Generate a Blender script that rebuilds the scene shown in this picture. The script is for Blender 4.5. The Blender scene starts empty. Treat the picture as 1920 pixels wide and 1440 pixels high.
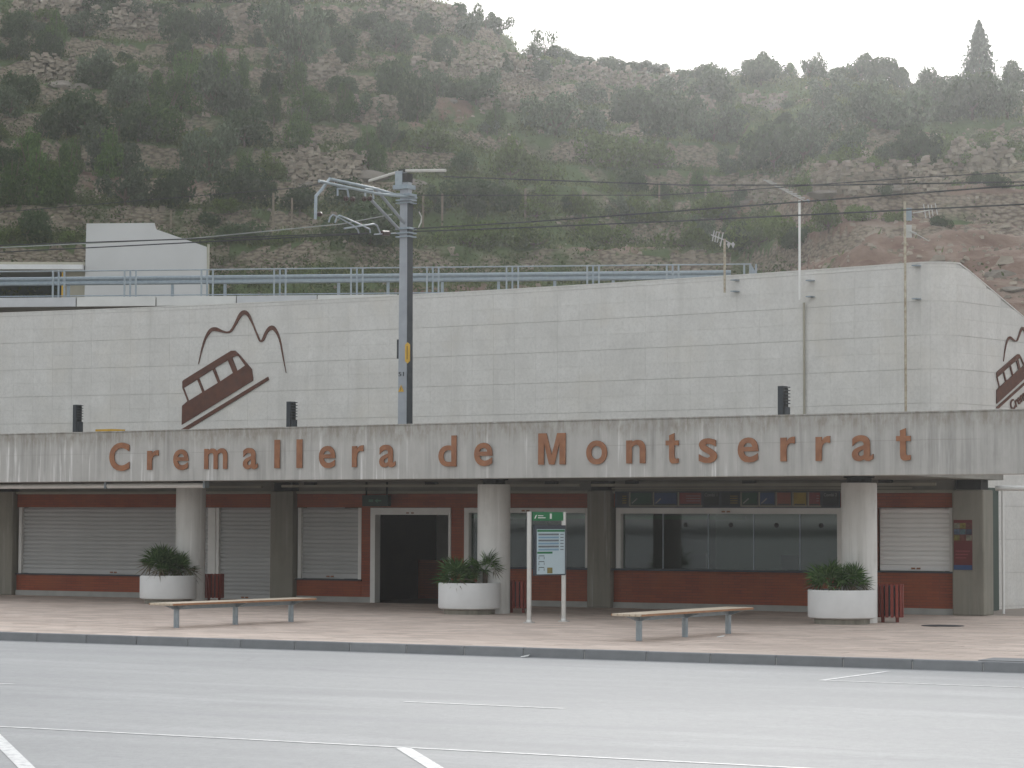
import bpy, bmesh, math, random
import numpy as np
from mathutils import Vector, Matrix

random.seed(7)
RNG = np.random.default_rng(11)
SC = bpy.context.scene
COL = SC.collection

# ------------------------------------------------------------------ camera, sky, sun, exposure
FPX, HOR, ROLL, ZC = 4800.0, 971.0, math.radians(.2), 2.0
PITCH = math.atan((HOR - 720) / FPX)
F0 = Vector((0, math.cos(PITCH), math.sin(PITCH)))
U0 = Vector((0, -math.sin(PITCH), math.cos(PITCH)))
RV = Vector((1, 0, 0)) * math.cos(ROLL) + U0 * math.sin(ROLL)
UV = Vector((-1, 0, 0)) * math.sin(ROLL) + U0 * math.cos(ROLL)
cam = bpy.data.cameras.new('camera')
cam.sensor_width = 36
cam.lens = 36 * FPX / 1920
cam.clip_start, cam.clip_end = .5, 4000
co = bpy.data.objects.new('camera', cam)
COL.objects.link(co)
co.matrix_world = Matrix.Translation((0, 0, ZC)) @ Matrix((RV, UV, -F0)).transposed().to_4x4()
SC.camera = co

SUN_EL, SUN_AZ = math.radians(20), math.radians(7)   # azimuth from +Y towards +X: veiled low sun behind the hill
W = bpy.data.worlds.new('World')
SC.world = W
W.use_nodes = True
nt = W.node_tree
bg = nt.nodes['Background']
sky = nt.nodes.new('ShaderNodeTexSky')
sky.sky_type = 'NISHITA'
sky.sun_disc = False
sky.sun_elevation = SUN_EL
sky.sun_rotation = SUN_AZ
sky.air_density, sky.dust_density, sky.ozone_density = 1.0, 2.0, 1.0
hs = nt.nodes.new('ShaderNodeHueSaturation')
hs.inputs['Saturation'].default_value = .6
hs.inputs['Value'].default_value = 1.5
gm = nt.nodes.new('ShaderNodeGamma')            # overcast: the clear-sky gradient is flattened
gm.inputs['Gamma'].default_value = .22
nt.links.new(sky.outputs[0], gm.inputs['Color'])
nt.links.new(gm.outputs[0], hs.inputs['Color'])
nt.links.new(hs.outputs[0], bg.inputs[0])
bg.inputs[1].default_value = .15
sl = bpy.data.lights.new('sun', 'SUN')
sl.energy = .5
sl.angle = math.radians(15)
sl.color = (1, .975, .94)
so = bpy.data.objects.new('sun', sl)
COL.objects.link(so)
sd = Vector((math.sin(SUN_AZ) * math.cos(SUN_EL), math.cos(SUN_AZ) * math.cos(SUN_EL), math.sin(SUN_EL)))
so.rotation_euler = sd.to_track_quat('Z', 'Y').to_euler()
so.location = (0, 0, 80)
SC.view_settings.view_transform = 'Standard'
SC.view_settings.look = 'None'
SC.view_settings.gamma = 1
SC.view_settings.use_curve_mapping = False
SC.view_settings.exposure = 1.9
SC.render.engine = 'CYCLES'
SC.cycles.max_bounces = 8
SC.cycles.volume_bounces = 1
SC.cycles.use_denoising = True

# ------------------------------------------------------------------ helpers
def ray(x, y):
    return F0 + RV * ((x - 960) / FPX) + UV * ((720 - y) / FPX)
def on_plane(x, y, P0, phi):
    """(u, z) on the vertical plane through P0 whose direction is (cos phi, -sin phi)."""
    d = ray(x, y)
    n = Vector((math.sin(phi), math.cos(phi)))
    t = (P0[0] * n.x + P0[1] * n.y) / (d.x * n.x + d.y * n.y)
    q = d * t
    return ((q.x - P0[0]) * math.cos(phi) - (q.y - P0[1]) * math.sin(phi), q.z + ZC)
def at(x, y, depth):
    d = ray(x, y)
    q = d * (depth / d.y)
    return Vector((q.x, q.y, q.z + ZC))
def frame(P0, phi, z=0):
    return Matrix.Translation((P0[0], P0[1], z)) @ Matrix.Rotation(-phi, 4, 'Z')

class MB:
    def __init__(self):
        self.v, self.f = [], []
    def add(self, vs, fs, M=None):
        b = len(self.v)
        self.v += [tuple(M @ Vector(p)) if M else tuple(p) for p in vs]
        self.f += [tuple(b + i for i in f) for f in fs]
        return self
    def box(self, x0, x1, y0, y1, z0, z1, M=None):
        return self.add([(x0, y0, z0), (x1, y0, z0), (x1, y1, z0), (x0, y1, z0), (x0, y0, z1), (x1, y0, z1), (x1, y1, z1), (x0, y1, z1)],
                        [(0, 3, 2, 1), (4, 5, 6, 7), (0, 1, 5, 4), (1, 2, 6, 5), (2, 3, 7, 6), (3, 0, 4, 7)], M)
    def prism(self, poly, y0, y1, M=None):
        """poly in (x, z), counter-clockwise seen from the front (-y)."""
        n = len(poly)
        vs = [(p[0], y0, p[1]) for p in poly] + [(p[0], y1, p[1]) for p in poly]
        fs = [tuple(range(n)), tuple(range(2 * n - 1, n - 1, -1))] + [(i, i + n, (i + 1) % n + n, (i + 1) % n) for i in range(n)]
        return self.add(vs, fs, M)
    def slab(self, poly, z0, z1):
        n = len(poly)
        vs = [(p[0], p[1], z0) for p in poly] + [(p[0], p[1], z1) for p in poly]
        fs = [tuple(range(n - 1, -1, -1)), tuple(range(n, 2 * n))] + [(i, (i + 1) % n, (i + 1) % n + n, i + n) for i in range(n)]
        return self.add(vs, fs)
    def tube(self, pts, r, n=8, r2=None, cap=True):
        pts = [Vector(p) for p in pts]
        m = len(pts)
        rings = []
        for i, p in enumerate(pts):
            t = (pts[min(i + 1, m - 1)] - pts[max(i - 1, 0)]).normalized()
            a = t.orthogonal().normalized() if i == 0 else (a - t * a.dot(t)).normalized()
            b = t.cross(a)
            k = r if r2 is None else r + (r2 - r) * i / (m - 1)
            rings.append([tuple(p + (a * math.cos(2 * math.pi * j / n) + b * math.sin(2 * math.pi * j / n)) * k) for j in range(n)])
        vs = [q for ri in rings for q in ri]
        fs = [(i * n + j, i * n + (j + 1) % n, (i + 1) * n + (j + 1) % n, (i + 1) * n + j) for i in range(m - 1) for j in range(n)]
        if cap:
            fs += [tuple(range(n - 1, -1, -1)), tuple((m - 1) * n + j for j in range(n))]
        return self.add(vs, fs)
    def lathe(self, prof, n=32, c=(0, 0)):
        """prof: (r, z) from bottom to top."""
        vs = [(c[0] + r * math.cos(2 * math.pi * j / n), c[1] + r * math.sin(2 * math.pi * j / n), z) for r, z in prof for j in range(n)]
        m = len(prof)
        fs = [(i * n + j, i * n + (j + 1) % n, (i + 1) * n + (j + 1) % n, (i + 1) * n + j) for i in range(m - 1) for j in range(n)]
        fs += [tuple(range(n - 1, -1, -1)), tuple((m - 1) * n + j for j in range(n))]
        return self.add(vs, fs)
    def mesh(self, name, mat=None, smooth=False):
        me = bpy.data.meshes.new(name)
        me.from_pydata(self.v, [], self.f)
        if mat: me.materials.append(mat)
        if smooth:
            me.shade_smooth()
            try:
                me.set_sharp_from_angle(angle=math.radians(40))
            except Exception:
                pass
        me.update()
        return me
    def build(self, name, mat, parent=None, smooth=False, bevel=0):
        o = bpy.data.objects.new(name, self.mesh(name, mat, smooth))
        COL.objects.link(o)
        if parent: o.parent = parent
        if bevel:
            b = o.modifiers.new('bevel', 'BEVEL')
            b.width, b.segments, b.limit_method = bevel, 2, 'ANGLE'
        return o
def lean(o, k):
    for v_ in o.data.vertices:
        if v_.co.y > .01: v_.co.x -= k * v_.co.y
    return o
def inst(name, me, parent=None, M=None):
    o = bpy.data.objects.new(name, me)
    COL.objects.link(o)
    if parent: o.parent = parent
    if M is not None: o.matrix_local = M
    return o
def tag(o, label=None, cat=None, group=None, kind=None):
    if label: o['label'] = label
    if cat: o['category'] = cat
    if group: o['group'] = group
    if kind: o['kind'] = kind
    return o
def thing(name, label, cat, M=None, group=None):
    o = bpy.data.objects.new(name, None)
    o.empty_display_size = .2
    COL.objects.link(o)
    if M is not None: o.matrix_world = M if isinstance(M, Matrix) else Matrix.Translation(M)
    return tag(o, label, cat, group)

# ------------------------------------------------------------------ materials
def nd(t, kind, **kw):
    n = t.nodes.new(kind)
    for k, v in kw.items(): setattr(n, k, v)
    return n
def mapping(t, scale, coord='Object'):
    tc = nd(t, 'ShaderNodeTexCoord')
    mp = nd(t, 'ShaderNodeMapping')
    mp.inputs['Scale'].default_value = scale if isinstance(scale, (tuple, list)) else (scale,) * 3
    t.links.new(tc.outputs[coord], mp.inputs['Vector'])
    return mp.outputs[0]
def noise(t, vec, scale=1, detail=5, rough=.55):
    n = nd(t, 'ShaderNodeTexNoise')
    n.inputs['Scale'].default_value = scale
    n.inputs['Detail'].default_value = detail
    n.inputs['Roughness'].default_value = rough
    t.links.new(vec, n.inputs['Vector'])
    return n.outputs['Fac']
def ramp(t, fac, stops):
    r = nd(t, 'ShaderNodeValToRGB')
    e = r.color_ramp.elements
    while len(e) < len(stops): e.new(.5)
    for i, (p, c) in enumerate(stops):
        e[i].position = p
        e[i].color = (c, c, c, 1) if isinstance(c, (int, float)) else (*c, 1)
    t.links.new(fac, r.inputs[0])
    return r.outputs[0]
def mix(t, fac, a, b, mode='MIX'):
    m = nd(t, 'ShaderNodeMix', data_type='RGBA', blend_type=mode)
    for s, v in ((0, fac), (6, a), (7, b)):
        if hasattr(v, 'is_output') or hasattr(v, 'links'):
            t.links.new(v, m.inputs[s])
        else:
            m.inputs[s].default_value = v if isinstance(v, (int, float)) else (*v, 1)
    return m.outputs[2]
def mathn(t, op, a, b=0.0, clamp=False):
    m = nd(t, 'ShaderNodeMath', operation=op, use_clamp=clamp)
    for i, v in enumerate((a, b)):
        if hasattr(v, 'links'): t.links.new(v, m.inputs[i])
        else: m.inputs[i].default_value = v
    return m.outputs[0]
def jitter(t, col, amt=.12, island=False, obj=True):
    """brightness jitter from one piece to the next"""
    src = []
    if obj: src.append(nd(t, 'ShaderNodeObjectInfo').outputs['Random'])
    if island: src.append(nd(t, 'ShaderNodeNewGeometry').outputs['Random Per Island'])
    f = src[0]
    if len(src) > 1: f = mathn(t, 'FRACT', mathn(t, 'ADD', src[0], src[1]))
    v = mathn(t, 'ADD', mathn(t, 'MULTIPLY', f, 2 * amt), 1 - amt)
    h = nd(t, 'ShaderNodeHueSaturation')
    t.links.new(v, h.inputs['Value'])
    t.links.new(col, h.inputs['Color'])
    return h.outputs[0]
def new_mat(name):
    m = bpy.data.materials.new(name)
    m.use_nodes = True
    t = m.node_tree
    return m, t, t.nodes['Principled BSDF']
def bumpn(t, b, h, strength=.3, dist=.02):
    n = nd(t, 'ShaderNodeBump')
    n.inputs['Strength'].default_value = strength
    n.inputs['Distance'].default_value = dist
    t.links.new(h, n.inputs['Height'])
    t.links.new(n.outputs[0], b.inputs['Normal'])
def M(name, c1, c2=None, scale=4, rough=.8, metal=0, bump=.15, bscale=40, dist=.01, jit=0, island=False, coord='Object', spec=.3):
    m, t, b = new_mat(name)
    c2 = c2 or tuple(x * .8 for x in c1)
    vec = mapping(t, scale, coord)
    c = ramp(t, noise(t, vec), [(.3, c2), (.7, c1)])
    if jit: c = jitter(t, c, jit, island)
    t.links.new(c, b.inputs['Base Color'])
    b.inputs['Roughness'].default_value = rough
    b.inputs['Metallic'].default_value = metal
    b.inputs['Specular IOR Level'].default_value = spec
    if bump: bumpn(t, b, noise(t, mapping(t, bscale, coord)), bump, dist)
    return m

def concrete_cast(name, base, dark, pale, horiz=.0):
    """board-marked cast concrete with rain streaks"""
    m, t, b = new_mat(name)
    c = ramp(t, noise(t, mapping(t, 1.1), 1, 6), [(.3, tuple(x * .86 for x in base)), (.7, base)])
    streak = noise(t, mapping(t, (5.5, 5.5, .28)), 1, 5, .65)
    c = mix(t, mathn(t, 'MULTIPLY', ramp(t, streak, [(.44, 0.0), (.68, .9)]), ramp(t, noise(t, mapping(t, (.9, .9, .5)), 1, 3), [(.35, .15), (.62, 1.0)])), c, dark)
    st2 = noise(t, mapping(t, (9, 9, .5)), 1, 3, .6)
    c = mix(t, mathn(t, 'MULTIPLY', ramp(t, st2, [(.56, 0.0), (.70, .9)]), ramp(t, noise(t, mapping(t, (.7, .7, .2)), 1, 2), [(.42, .1), (.6, 1.0)])), c, pale)
    blot = noise(t, mapping(t, (2.6, 2.6, 1.4)), 1, 6, .7)
    c = mix(t, ramp(t, blot, [(.52, 0.0), (.75, .45)]), c, dark)
    if horiz:      # dirt washed down from the top edge, a faint pour joint
        sp = nd(t, 'ShaderNodeSeparateXYZ'); t.links.new(mapping(t, 1), sp.inputs[0])
        drop = mathn(t, 'SUBTRACT', horiz, sp.outputs[2])
        reach = mathn(t, 'MULTIPLY', noise(t, mapping(t, (3.2, 3.2, .15)), 1, 5, .7), .95)
        f = ramp(t, mathn(t, 'SUBTRACT', mathn(t, 'MULTIPLY', reach, .8), drop), [(.0, 0.0), (.28, .75)])
        f = mathn(t, 'MULTIPLY', f, ramp(t, noise(t, mapping(t, (7, 7, 3)), 1, 5, .7), [(.38, .15), (.62, 1.0)]))
        c = mix(t, f, c, (.22, .195, .155))
        jl = mathn(t, 'ABSOLUTE', mathn(t, 'SUBTRACT', drop, mathn(t, 'ADD', .47, mathn(t, 'MULTIPLY', noise(t, mapping(t, (.5, .5, .1)), 1, 2), .04))))
        c = mix(t, mathn(t, 'MULTIPLY', ramp(t, jl, [(.0, .5), (.012, 0.0)]), ramp(t, noise(t, mapping(t, (.35, .35, .1)), 1, 2), [(.45, 0.0), (.55, 1.0)])), c, (.25, .235, .21))
    t.links.new(c, b.inputs['Base Color'])
    b.inputs['Roughness'].default_value = .9
    b.inputs['Specular IOR Level'].default_value = .2
    h = noise(t, mapping(t, (12, 12, .6)), 1, 4)
    bumpn(t, b, h, .35, .012)
    return m
MT = {}
MT['fascia'] = concrete_cast('cast_concrete', (.465, .455, .43), (.24, .235, .22), (.69, .685, .665), 3.905)
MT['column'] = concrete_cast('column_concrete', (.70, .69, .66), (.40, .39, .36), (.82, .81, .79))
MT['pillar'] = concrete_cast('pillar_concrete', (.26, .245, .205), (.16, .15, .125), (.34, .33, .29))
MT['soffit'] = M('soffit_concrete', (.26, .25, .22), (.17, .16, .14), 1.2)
MT['stone'] = None
MT['white_render'] = M('white_concrete', (.70, .70, .69), (.62, .62, .61), 2.5, .85, bscale=60)
MT['white_metal'] = M('white_metal', (.76, .75, .72), (.68, .67, .64), 3, .5, bump=0)
MT['slat'] = M('shutter_aluminium', (.47, .472, .465), (.40, .402, .395), .9, .42, bump=.05, jit=.05, spec=.5)
MT['slat_white'] = M('shutter_white', (.88, .87, .85), (.82, .81, .79), 1.2, .45, bump=.05, jit=.03)
MT['galv'] = M('galvanised_steel', (.30, .35, .385), (.24, .285, .32), 9, .5, .35, bump=.08)
MT['galv_pale'] = M('bright_galvanised_steel', (.33, .375, .40), (.26, .30, .33), 9, .45, .35, bump=.05)
MT['mast'] = M('mast_steel', (.34, .36, .39), (.28, .30, .325), 4, .5, .3, bump=.05)
MT['stainless'] = M('brushed_stainless', (.62, .61, .58), (.52, .51, .49), 5, .36, .75, bump=.04)
MT['corten'] = M('rusted_steel', (.33, .155, .08), (.22, .098, .055), 5, .85, .1, bump=.3)
MT['corten_dark'] = M('dark_rusted_steel', (.135, .055, .035), (.085, .038, .028), 5, .85, .1, bump=.3)
MT['red_paint'] = M('red_slat_paint', (.24, .045, .03), (.17, .03, .022), 8, .55, bump=.1, jit=.12)
MT['dark_grey'] = M('dark_grey_metal', (.035, .042, .05), (.025, .03, .036), 8, .5, .2, bump=.05)
MT['rubber'] = M('black_rubber', (.02, .02, .02), (.012, .012, .012), 8, .7, bump=.05)
MT['yellow'] = M('yellow_paint', (.62, .37, .035), (.5, .29, .03), 6, .55, bump=.08)
MT['wood'] = M('weathered_timber', (.56, .48, .37), (.44, .36, .27), 12, .7, bump=.2)
MT['wood_edge'] = M('oiled_timber_edge', (.36, .19, .10), (.27, .13, .07), 10, .65, bump=.2)
MT['post_wood'] = M('fence_timber', (.24, .20, .15), (.17, .14, .10), 8, .9)
MT['wire'] = M('wire', (.03, .032, .034), None, 8, .6, .3, bump=0)
MT['wire_pale'] = M('pale_wire', (.34, .36, .34), None, 8, .5, .4, bump=0)
MT['insul'] = M('pale_insulator', (.56, .54, .50), (.47, .45, .41), 8, .5, bump=0)
MT['insul_dark'] = M('brown_insulator', (.045, .02, .016), None, 8, .35, bump=0)
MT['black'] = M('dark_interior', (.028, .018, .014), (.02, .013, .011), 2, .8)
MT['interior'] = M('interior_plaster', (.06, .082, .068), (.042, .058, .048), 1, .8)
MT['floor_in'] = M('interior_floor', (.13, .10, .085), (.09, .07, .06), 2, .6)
MT['soil'] = M('potting_soil', (.05, .035, .025), (.03, .022, .016), 10, .95, bump=.5)
MT['signgreen'] = M('green_sign_face', (.018, .17, .065), (.015, .145, .055), 3, .4, bump=0)
MT['signdark'] = M('dark_sign_frame', (.05, .058, .075), (.042, .048, .06), 5, .45, bump=0)
MT['paper'] = M('paper_white', (.46, .56, .60), (.42, .52, .56), 3, .5, bump=0)
MT['blue_print'] = M('pale_blue_print', (.20, .32, .42), (.18, .29, .38), 20, .5, bump=0)
MT['grey_print'] = M('grey_print', (.16, .18, .20), (.13, .15, .165), 30, .5, bump=0)
MT['ink'] = M('dark_ink', (.03, .035, .04), None, 8, .5, bump=0)
MT['white_print'] = M('white_print', (.75, .75, .72), None, 8, .5, bump=0)
MT['tan'] = M('tan_trim', (.36, .34, .27), (.30, .28, .225), 2, .8)
MT['beige'] = M('beige_panel', (.42, .40, .32), (.36, .34, .27), 2, .8)
MT['skirt'] = M('stone_skirting', (.40, .40, .38), (.32, .32, .30), 3, .85)
MT['alu'] = M('antenna_aluminium', (.52, .51, .48), (.42, .41, .39), 6, .4, .5, bump=0)
MT['rust_tube'] = M('stained_antenna_tube', (.50, .46, .36), (.30, .24, .17), 14, .6, .3, bump=0)

def mat_brick():
    m, t, b = new_mat('red_brick_facing')
    vec = mapping(t, 1)
    sp = nd(t, 'ShaderNodeSeparateXYZ'); t.links.new(vec, sp.inputs[0])
    cb = nd(t, 'ShaderNodeCombineXYZ'); t.links.new(sp.outputs[0], cb.inputs[0]); t.links.new(sp.outputs[2], cb.inputs[1])
    br = nd(t, 'ShaderNodeTexBrick')
    br.inputs['Scale'].default_value = 1
    br.inputs['Brick Width'].default_value = .29
    br.inputs['Row Height'].default_value = .062
    br.inputs['Mortar Size'].default_value = .006
    br.inputs['Color1'].default_value = (.29, .062, .024, 1)
    br.inputs['Color2'].default_value = (.215, .043, .018, 1)
    br.inputs['Mortar'].default_value = (.12, .04, .025, 1)
    t.links.new(cb.outputs[0], br.inputs['Vector'])
    c = mix(t, ramp(t, noise(t, mapping(t, 1.7), 1, 6), [(.35, 0.0), (.75, .6)]), br.outputs['Color'], (.31, .085, .026))
    t.links.new(c, b.inputs['Base Color'])
    b.inputs['Roughness'].default_value = .75
    bumpn(t, b, br.outputs['Fac'], -.4, .006)
    return m
MT['brick'] = mat_brick()

def mat_stone_panel():
    m, t, b = new_mat('limestone_panel')
    c = ramp(t, noise(t, mapping(t, 1.3, 'Generated' if False else 'Object'), 1, 6, .65), [(.3, (.57, .553, .52)), (.7, (.66, .643, .61))])
    fine = noise(t, mapping(t, 14), 1, 6, .75)
    c = mix(t, ramp(t, fine, [(.38, .45), (.56, 0.0)]), c, (.48, .465, .44))
    geo = nd(t, 'ShaderNodeNewGeometry').outputs['Position']
    mpw = nd(t, 'ShaderNodeMapping'); mpw.inputs['Scale'].default_value = (1.6, 1.6, .18); t.links.new(geo, mpw.inputs['Vector'])
    c = mix(t, ramp(t, noise(t, mpw.outputs[0], 1, 6, .65), [(.52, 0.0), (.72, .55)]), c, (.46, .445, .415))
    warm = noise(t, mapping(t, .8), 1, 3)
    c = mix(t, ramp(t, warm, [(.5, 0.0), (.75, .35)]), c, (.60, .555, .48))
    c = jitter(t, c, .02, True)
    t.links.new(c, b.inputs['Base Color'])
    b.inputs['Roughness'].default_value = .85
    b.inputs['Specular IOR Level'].default_value = .2
    bumpn(t, b, noise(t, mapping(t, 60)), .25, .006)
    return m
MT['stone'] = mat_stone_panel()
MT['joint'] = M('wall_core', (.52, .505, .48), (.46, .45, .425), 3)

def mat_paver():
    m, t, b = new_mat('beige_paver')
    c = ramp(t, noise(t, mapping(t, .55), 1, 6, .6), [(.3, (.49, .395, .335)), (.7, (.585, .485, .42))])
    c = mix(t, ramp(t, noise(t, mapping(t, 9), 1, 4), [(.4, .35), (.6, 0.0)]), c, (.44, .36, .31))
    c = jitter(t, c, .13, True)
    t.links.new(c, b.inputs['Base Color'])
    b.inputs['Roughness'].default_value = .8
    b.inputs['Specular IOR Level'].default_value = .25
    bumpn(t, b, noise(t, mapping(t, 50)), .2, .005)
    return m
MT['paver'] = mat_paver()
MT['paver_bed'] = M('paver_joint_bed', (.33, .28, .24), (.28, .235, .20), 3)
MT['kerbstone'] = M('kerb_concrete', (.24, .245, .25), (.19, .195, .20), 3, .85, jit=.1, bscale=50)

def mat_lot():
    m, t, b = new_mat('pale_worn_asphalt')
    base = ramp(t, noise(t, mapping(t, .22), 1, 5, .5), [(.3, (.315, .319, .323)), (.7, (.37, .374, .376))])
    # sweeping dusty wheel tracks: distorted wave bands
    mp = mapping(t, (.10, .34, 1))
    w = nd(t, 'ShaderNodeTexNoise'); w.inputs['Scale'].default_value = 1; w.inputs['Detail'].default_value = 6; w.inputs['Distortion'].default_value = 1.2
    t.links.new(mp, w.inputs['Vector'])
    c = mix(t, ramp(t, w.outputs['Fac'], [(.46, 0.0), (.66, .7)]), base, (.28, .284, .29))
    mp2 = nd(t, 'ShaderNodeMapping'); mp2.inputs['Scale'].default_value = (.16, .9, 1); mp2.inputs['Rotation'].default_value = (0, 0, .35)
    tc = nd(t, 'ShaderNodeTexCoord'); t.links.new(tc.outputs['Object'], mp2.inputs['Vector'])
    s2 = noise(t, mp2.outputs[0], 1, 4, .5)
    c = mix(t, ramp(t, s2, [(.54, 0.0), (.72, .55)]), c, (.46, .465, .468))
    mp3 = nd(t, 'ShaderNodeMapping'); mp3.inputs['Scale'].default_value = (.12, 1.2, 1); mp3.inputs['Rotation'].default_value = (0, 0, -.22)
    t.links.new(tc.outputs['Object'], mp3.inputs['Vector'])
    s3 = noise(t, mp3.outputs[0], 1, 3, .5)
    c = mix(t, ramp(t, s3, [(.56, 0.0), (.70, .4)]), c, (.26, .262, .28))
    # tyre arcs: thin rings about a few turning centres, broken up by noise
    for (cx_, cy_, r0, wd) in ((-22, -62, 37.5, .16), (-22, -62, 39.1, .16), (14, -52, 26, .14), (14, -52, 27.5, .14), (-30, -20, 30, .18), (30, -75, 44, .15)):
        ds_ = nd(t, 'ShaderNodeVectorMath', operation='DISTANCE'); ds_.inputs[1].default_value = (cx_, cy_, 0)
        t.links.new(mapping(t, (1, 1, 0)), ds_.inputs[0])
        f = mathn(t, 'ABSOLUTE', mathn(t, 'SUBTRACT', mathn(t, 'ADD', ds_.outputs['Value'], mathn(t, 'MULTIPLY', noise(t, mapping(t, .25), 1, 2), .8)), r0 + .4))
        f = ramp(t, mathn(t, 'DIVIDE', f, wd), [(.5, .38), (1.0, 0.0)])
        f = mathn(t, 'MULTIPLY', f, ramp(t, noise(t, mapping(t, .6), 1, 4, .7), [(.42, 0.0), (.62, 1.0)]))
        c = mix(t, f, c, (.21, .213, .225))
    vo = nd(t, 'ShaderNodeTexVoronoi', feature='DISTANCE_TO_EDGE'); vo.inputs['Scale'].default_value = 1
    vm = nd(t, 'ShaderNodeVectorMath', operation='ADD'); nz = nd(t, 'ShaderNodeTexNoise'); nz.inputs['Scale'].default_value = 1.1; nz.inputs['Detail'].default_value = 5
    t.links.new(mapping(t, (1, 1, 0)), nz.inputs['Vector']); t.links.new(mapping(t, (.10, .16, 0)), vm.inputs[0])
    vs_ = nd(t, 'ShaderNodeVectorMath', operation='SCALE'); vs_.inputs['Scale'].default_value = .16; t.links.new(nz.outputs['Color'], vs_.inputs[0]); t.links.new(vs_.outputs[0], vm.inputs[1])
    t.links.new(vm.outputs[0], vo.inputs['Vector'])
    c = mix(t, mathn(t, 'MULTIPLY', ramp(t, vo.outputs['Distance'], [(.0, .55), (.006, 0.0)]), ramp(t, noise(t, mapping(t, .16), 1, 3), [(.48, 0.0), (.6, 1.0)])), c, (.20, .20, .205))
    c = mix(t, ramp(t, noise(t, mapping(t, 9), 1, 5, .75), [(.36, .5), (.54, 0.0)]), c, (.265, .268, .272))
    c = mix(t, ramp(t, noise(t, mapping(t, 6), 1, 5, .75), [(.54, 0.0), (.72, .45)]), c, (.43, .432, .432))
    c = mix(t, ramp(t, noise(t, mapping(t, 38), 1, 3, .8), [(.36, .45), (.52, 0.0)]), c, (.24, .243, .25))
    c = mix(t, ramp(t, noise(t, mapping(t, (1.2, 1.2, 1)), 1, 5, .7), [(.60, 0.0), (.78, .5)]), c, (.27, .272, .28))
    t.links.new(c, b.inputs['Base Color'])
    b.inputs['Roughness'].default_value = .75
    b.inputs['Specular IOR Level'].default_value = .3
    bumpn(t, b, noise(t, mapping(t, 55)), .4, .01)
    return m
MT['lot'] = mat_lot()
def mat_paint():
    m, t, b = new_mat('worn_road_paint')
    c = mix(t, ramp(t, noise(t, mapping(t, (9, 9, 1)), 1, 6, .75), [(.46, 0.0), (.62, .8)]), (.72, .72, .71), (.42, .424, .428))
    t.links.new(c, b.inputs['Base Color']); b.inputs['Roughness'].default_value = .7
    return m
MT['paint'] = mat_paint()

def mat_glass():
    m, t, b = new_mat('window_glass')
    t.nodes.remove(b)
    out = t.nodes['Material Output']
    fr = nd(t, 'ShaderNodeFresnel'); fr.inputs['IOR'].default_value = 1.5
    g = nd(t, 'ShaderNodeBsdfGlossy'); g.inputs['Roughness'].default_value = .03
    tr = nd(t, 'ShaderNodeBsdfTransparent'); tr.inputs['Color'].default_value = (.62, .70, .66, 1)
    mx = nd(t, 'ShaderNodeMixShader')
    t.links.new(mathn(t, 'MULTIPLY', fr.outputs[0], 1.8, True), mx.inputs[0])
    t.links.new(tr.outputs[0], mx.inputs[1]); t.links.new(g.outputs[0], mx.inputs[2])
    t.links.new(mx.outputs[0], out.inputs[0])
    return m
MT['glass'] = mat_glass()

def mat_leaf(name, c1, c2, tip, amt=.22):
    m, t, b = new_mat(name)
    t.nodes.remove(b)
    out = t.nodes['Material Output']
    gi = nd(t, 'ShaderNodeNewGeometry').outputs['Random Per Island']
    c = ramp(t, gi, [(0, c2), (.75, c1), (1, tip)])
    c = jitter(t, c, amt)
    d = nd(t, 'ShaderNodeBsdfDiffuse'); tr = nd(t, 'ShaderNodeBsdfTranslucent')
    t.links.new(c, d.inputs[0]); t.links.new(c, tr.inputs[0])
    mx = nd(t, 'ShaderNodeMixShader'); mx.inputs[0].default_value = .35
    t.links.new(d.outputs[0], mx.inputs[1]); t.links.new(tr.outputs[0], mx.inputs[2])
    t.links.new(mx.outputs[0], out.inputs[0])
    return m
LEAF = {
    'oak': mat_leaf('holm_oak_leaves', (.050, .082, .034), (.031, .052, .021), (.080, .112, .052)),
    'pine': mat_leaf('pine_needles', (.066, .118, .030), (.038, .072, .019), (.105, .165, .050)),
    'olive': mat_leaf('olive_leaves', (.090, .120, .070), (.052, .072, .040), (.14, .172, .11)),
    'broom': mat_leaf('broom_leaves', (.11, .155, .045), (.062, .09, .025), (.165, .205, .07)),
    'fir': mat_leaf('fir_needles', (.05, .07, .05), (.03, .045, .03), (.075, .10, .07)),
}
MT['bark'] = M('bark', (.12, .09, .065), (.075, .055, .04), 12, .9, bump=.5)
MT['grass'] = mat_leaf('dry_grass_blades', (.125, .155, .055), (.075, .10, .034), (.20, .205, .10), .0)
MT['palm'] = mat_leaf('palm_fronds', (.095, .18, .055), (.045, .09, .028), (.17, .25, .095), .3)
MT['palm_dry'] = mat_leaf('withered_fronds', (.20, .17, .11), (.12, .10, .07), (.28, .25, .18), .2)
MT['rock'] = M('hill_rock', (.34, .295, .235), (.19, .155, .12), .9, .95, bump=.6, bscale=6, dist=.08, jit=.3, island=True)
MT['rock_grey'] = M('grey_rock', (.25, .225, .19), (.14, .12, .10), .8, .95, bump=.6, bscale=5, dist=.08, jit=.12)

# ------------------------------------------------------------------ plan of the place (metres; +X right, +Y away)
REAR_P, REAR_A = (0.0, 58.6), math.radians(27.7)     # shop-front line, also the direction of kerb and bay lines
FAS_P, FAS_A = (0.0, 51.2), math.radians(36.8)       # canopy fascia line
MR, MF = frame(REAR_P, REAR_A), frame(FAS_P, FAS_A)
def to_rear(s, d):
    c, k = math.cos(REAR_A), math.sin(REAR_A)
    return (s * c - (d - REAR_P[1]) * k, s * k + (d - REAR_P[1]) * c)
def wall_d(s):
    return 71.2 - .65 * (s + 14.24) + 1.3 * (1 - ((s + 2.3) / 11.95) ** 2)

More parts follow.
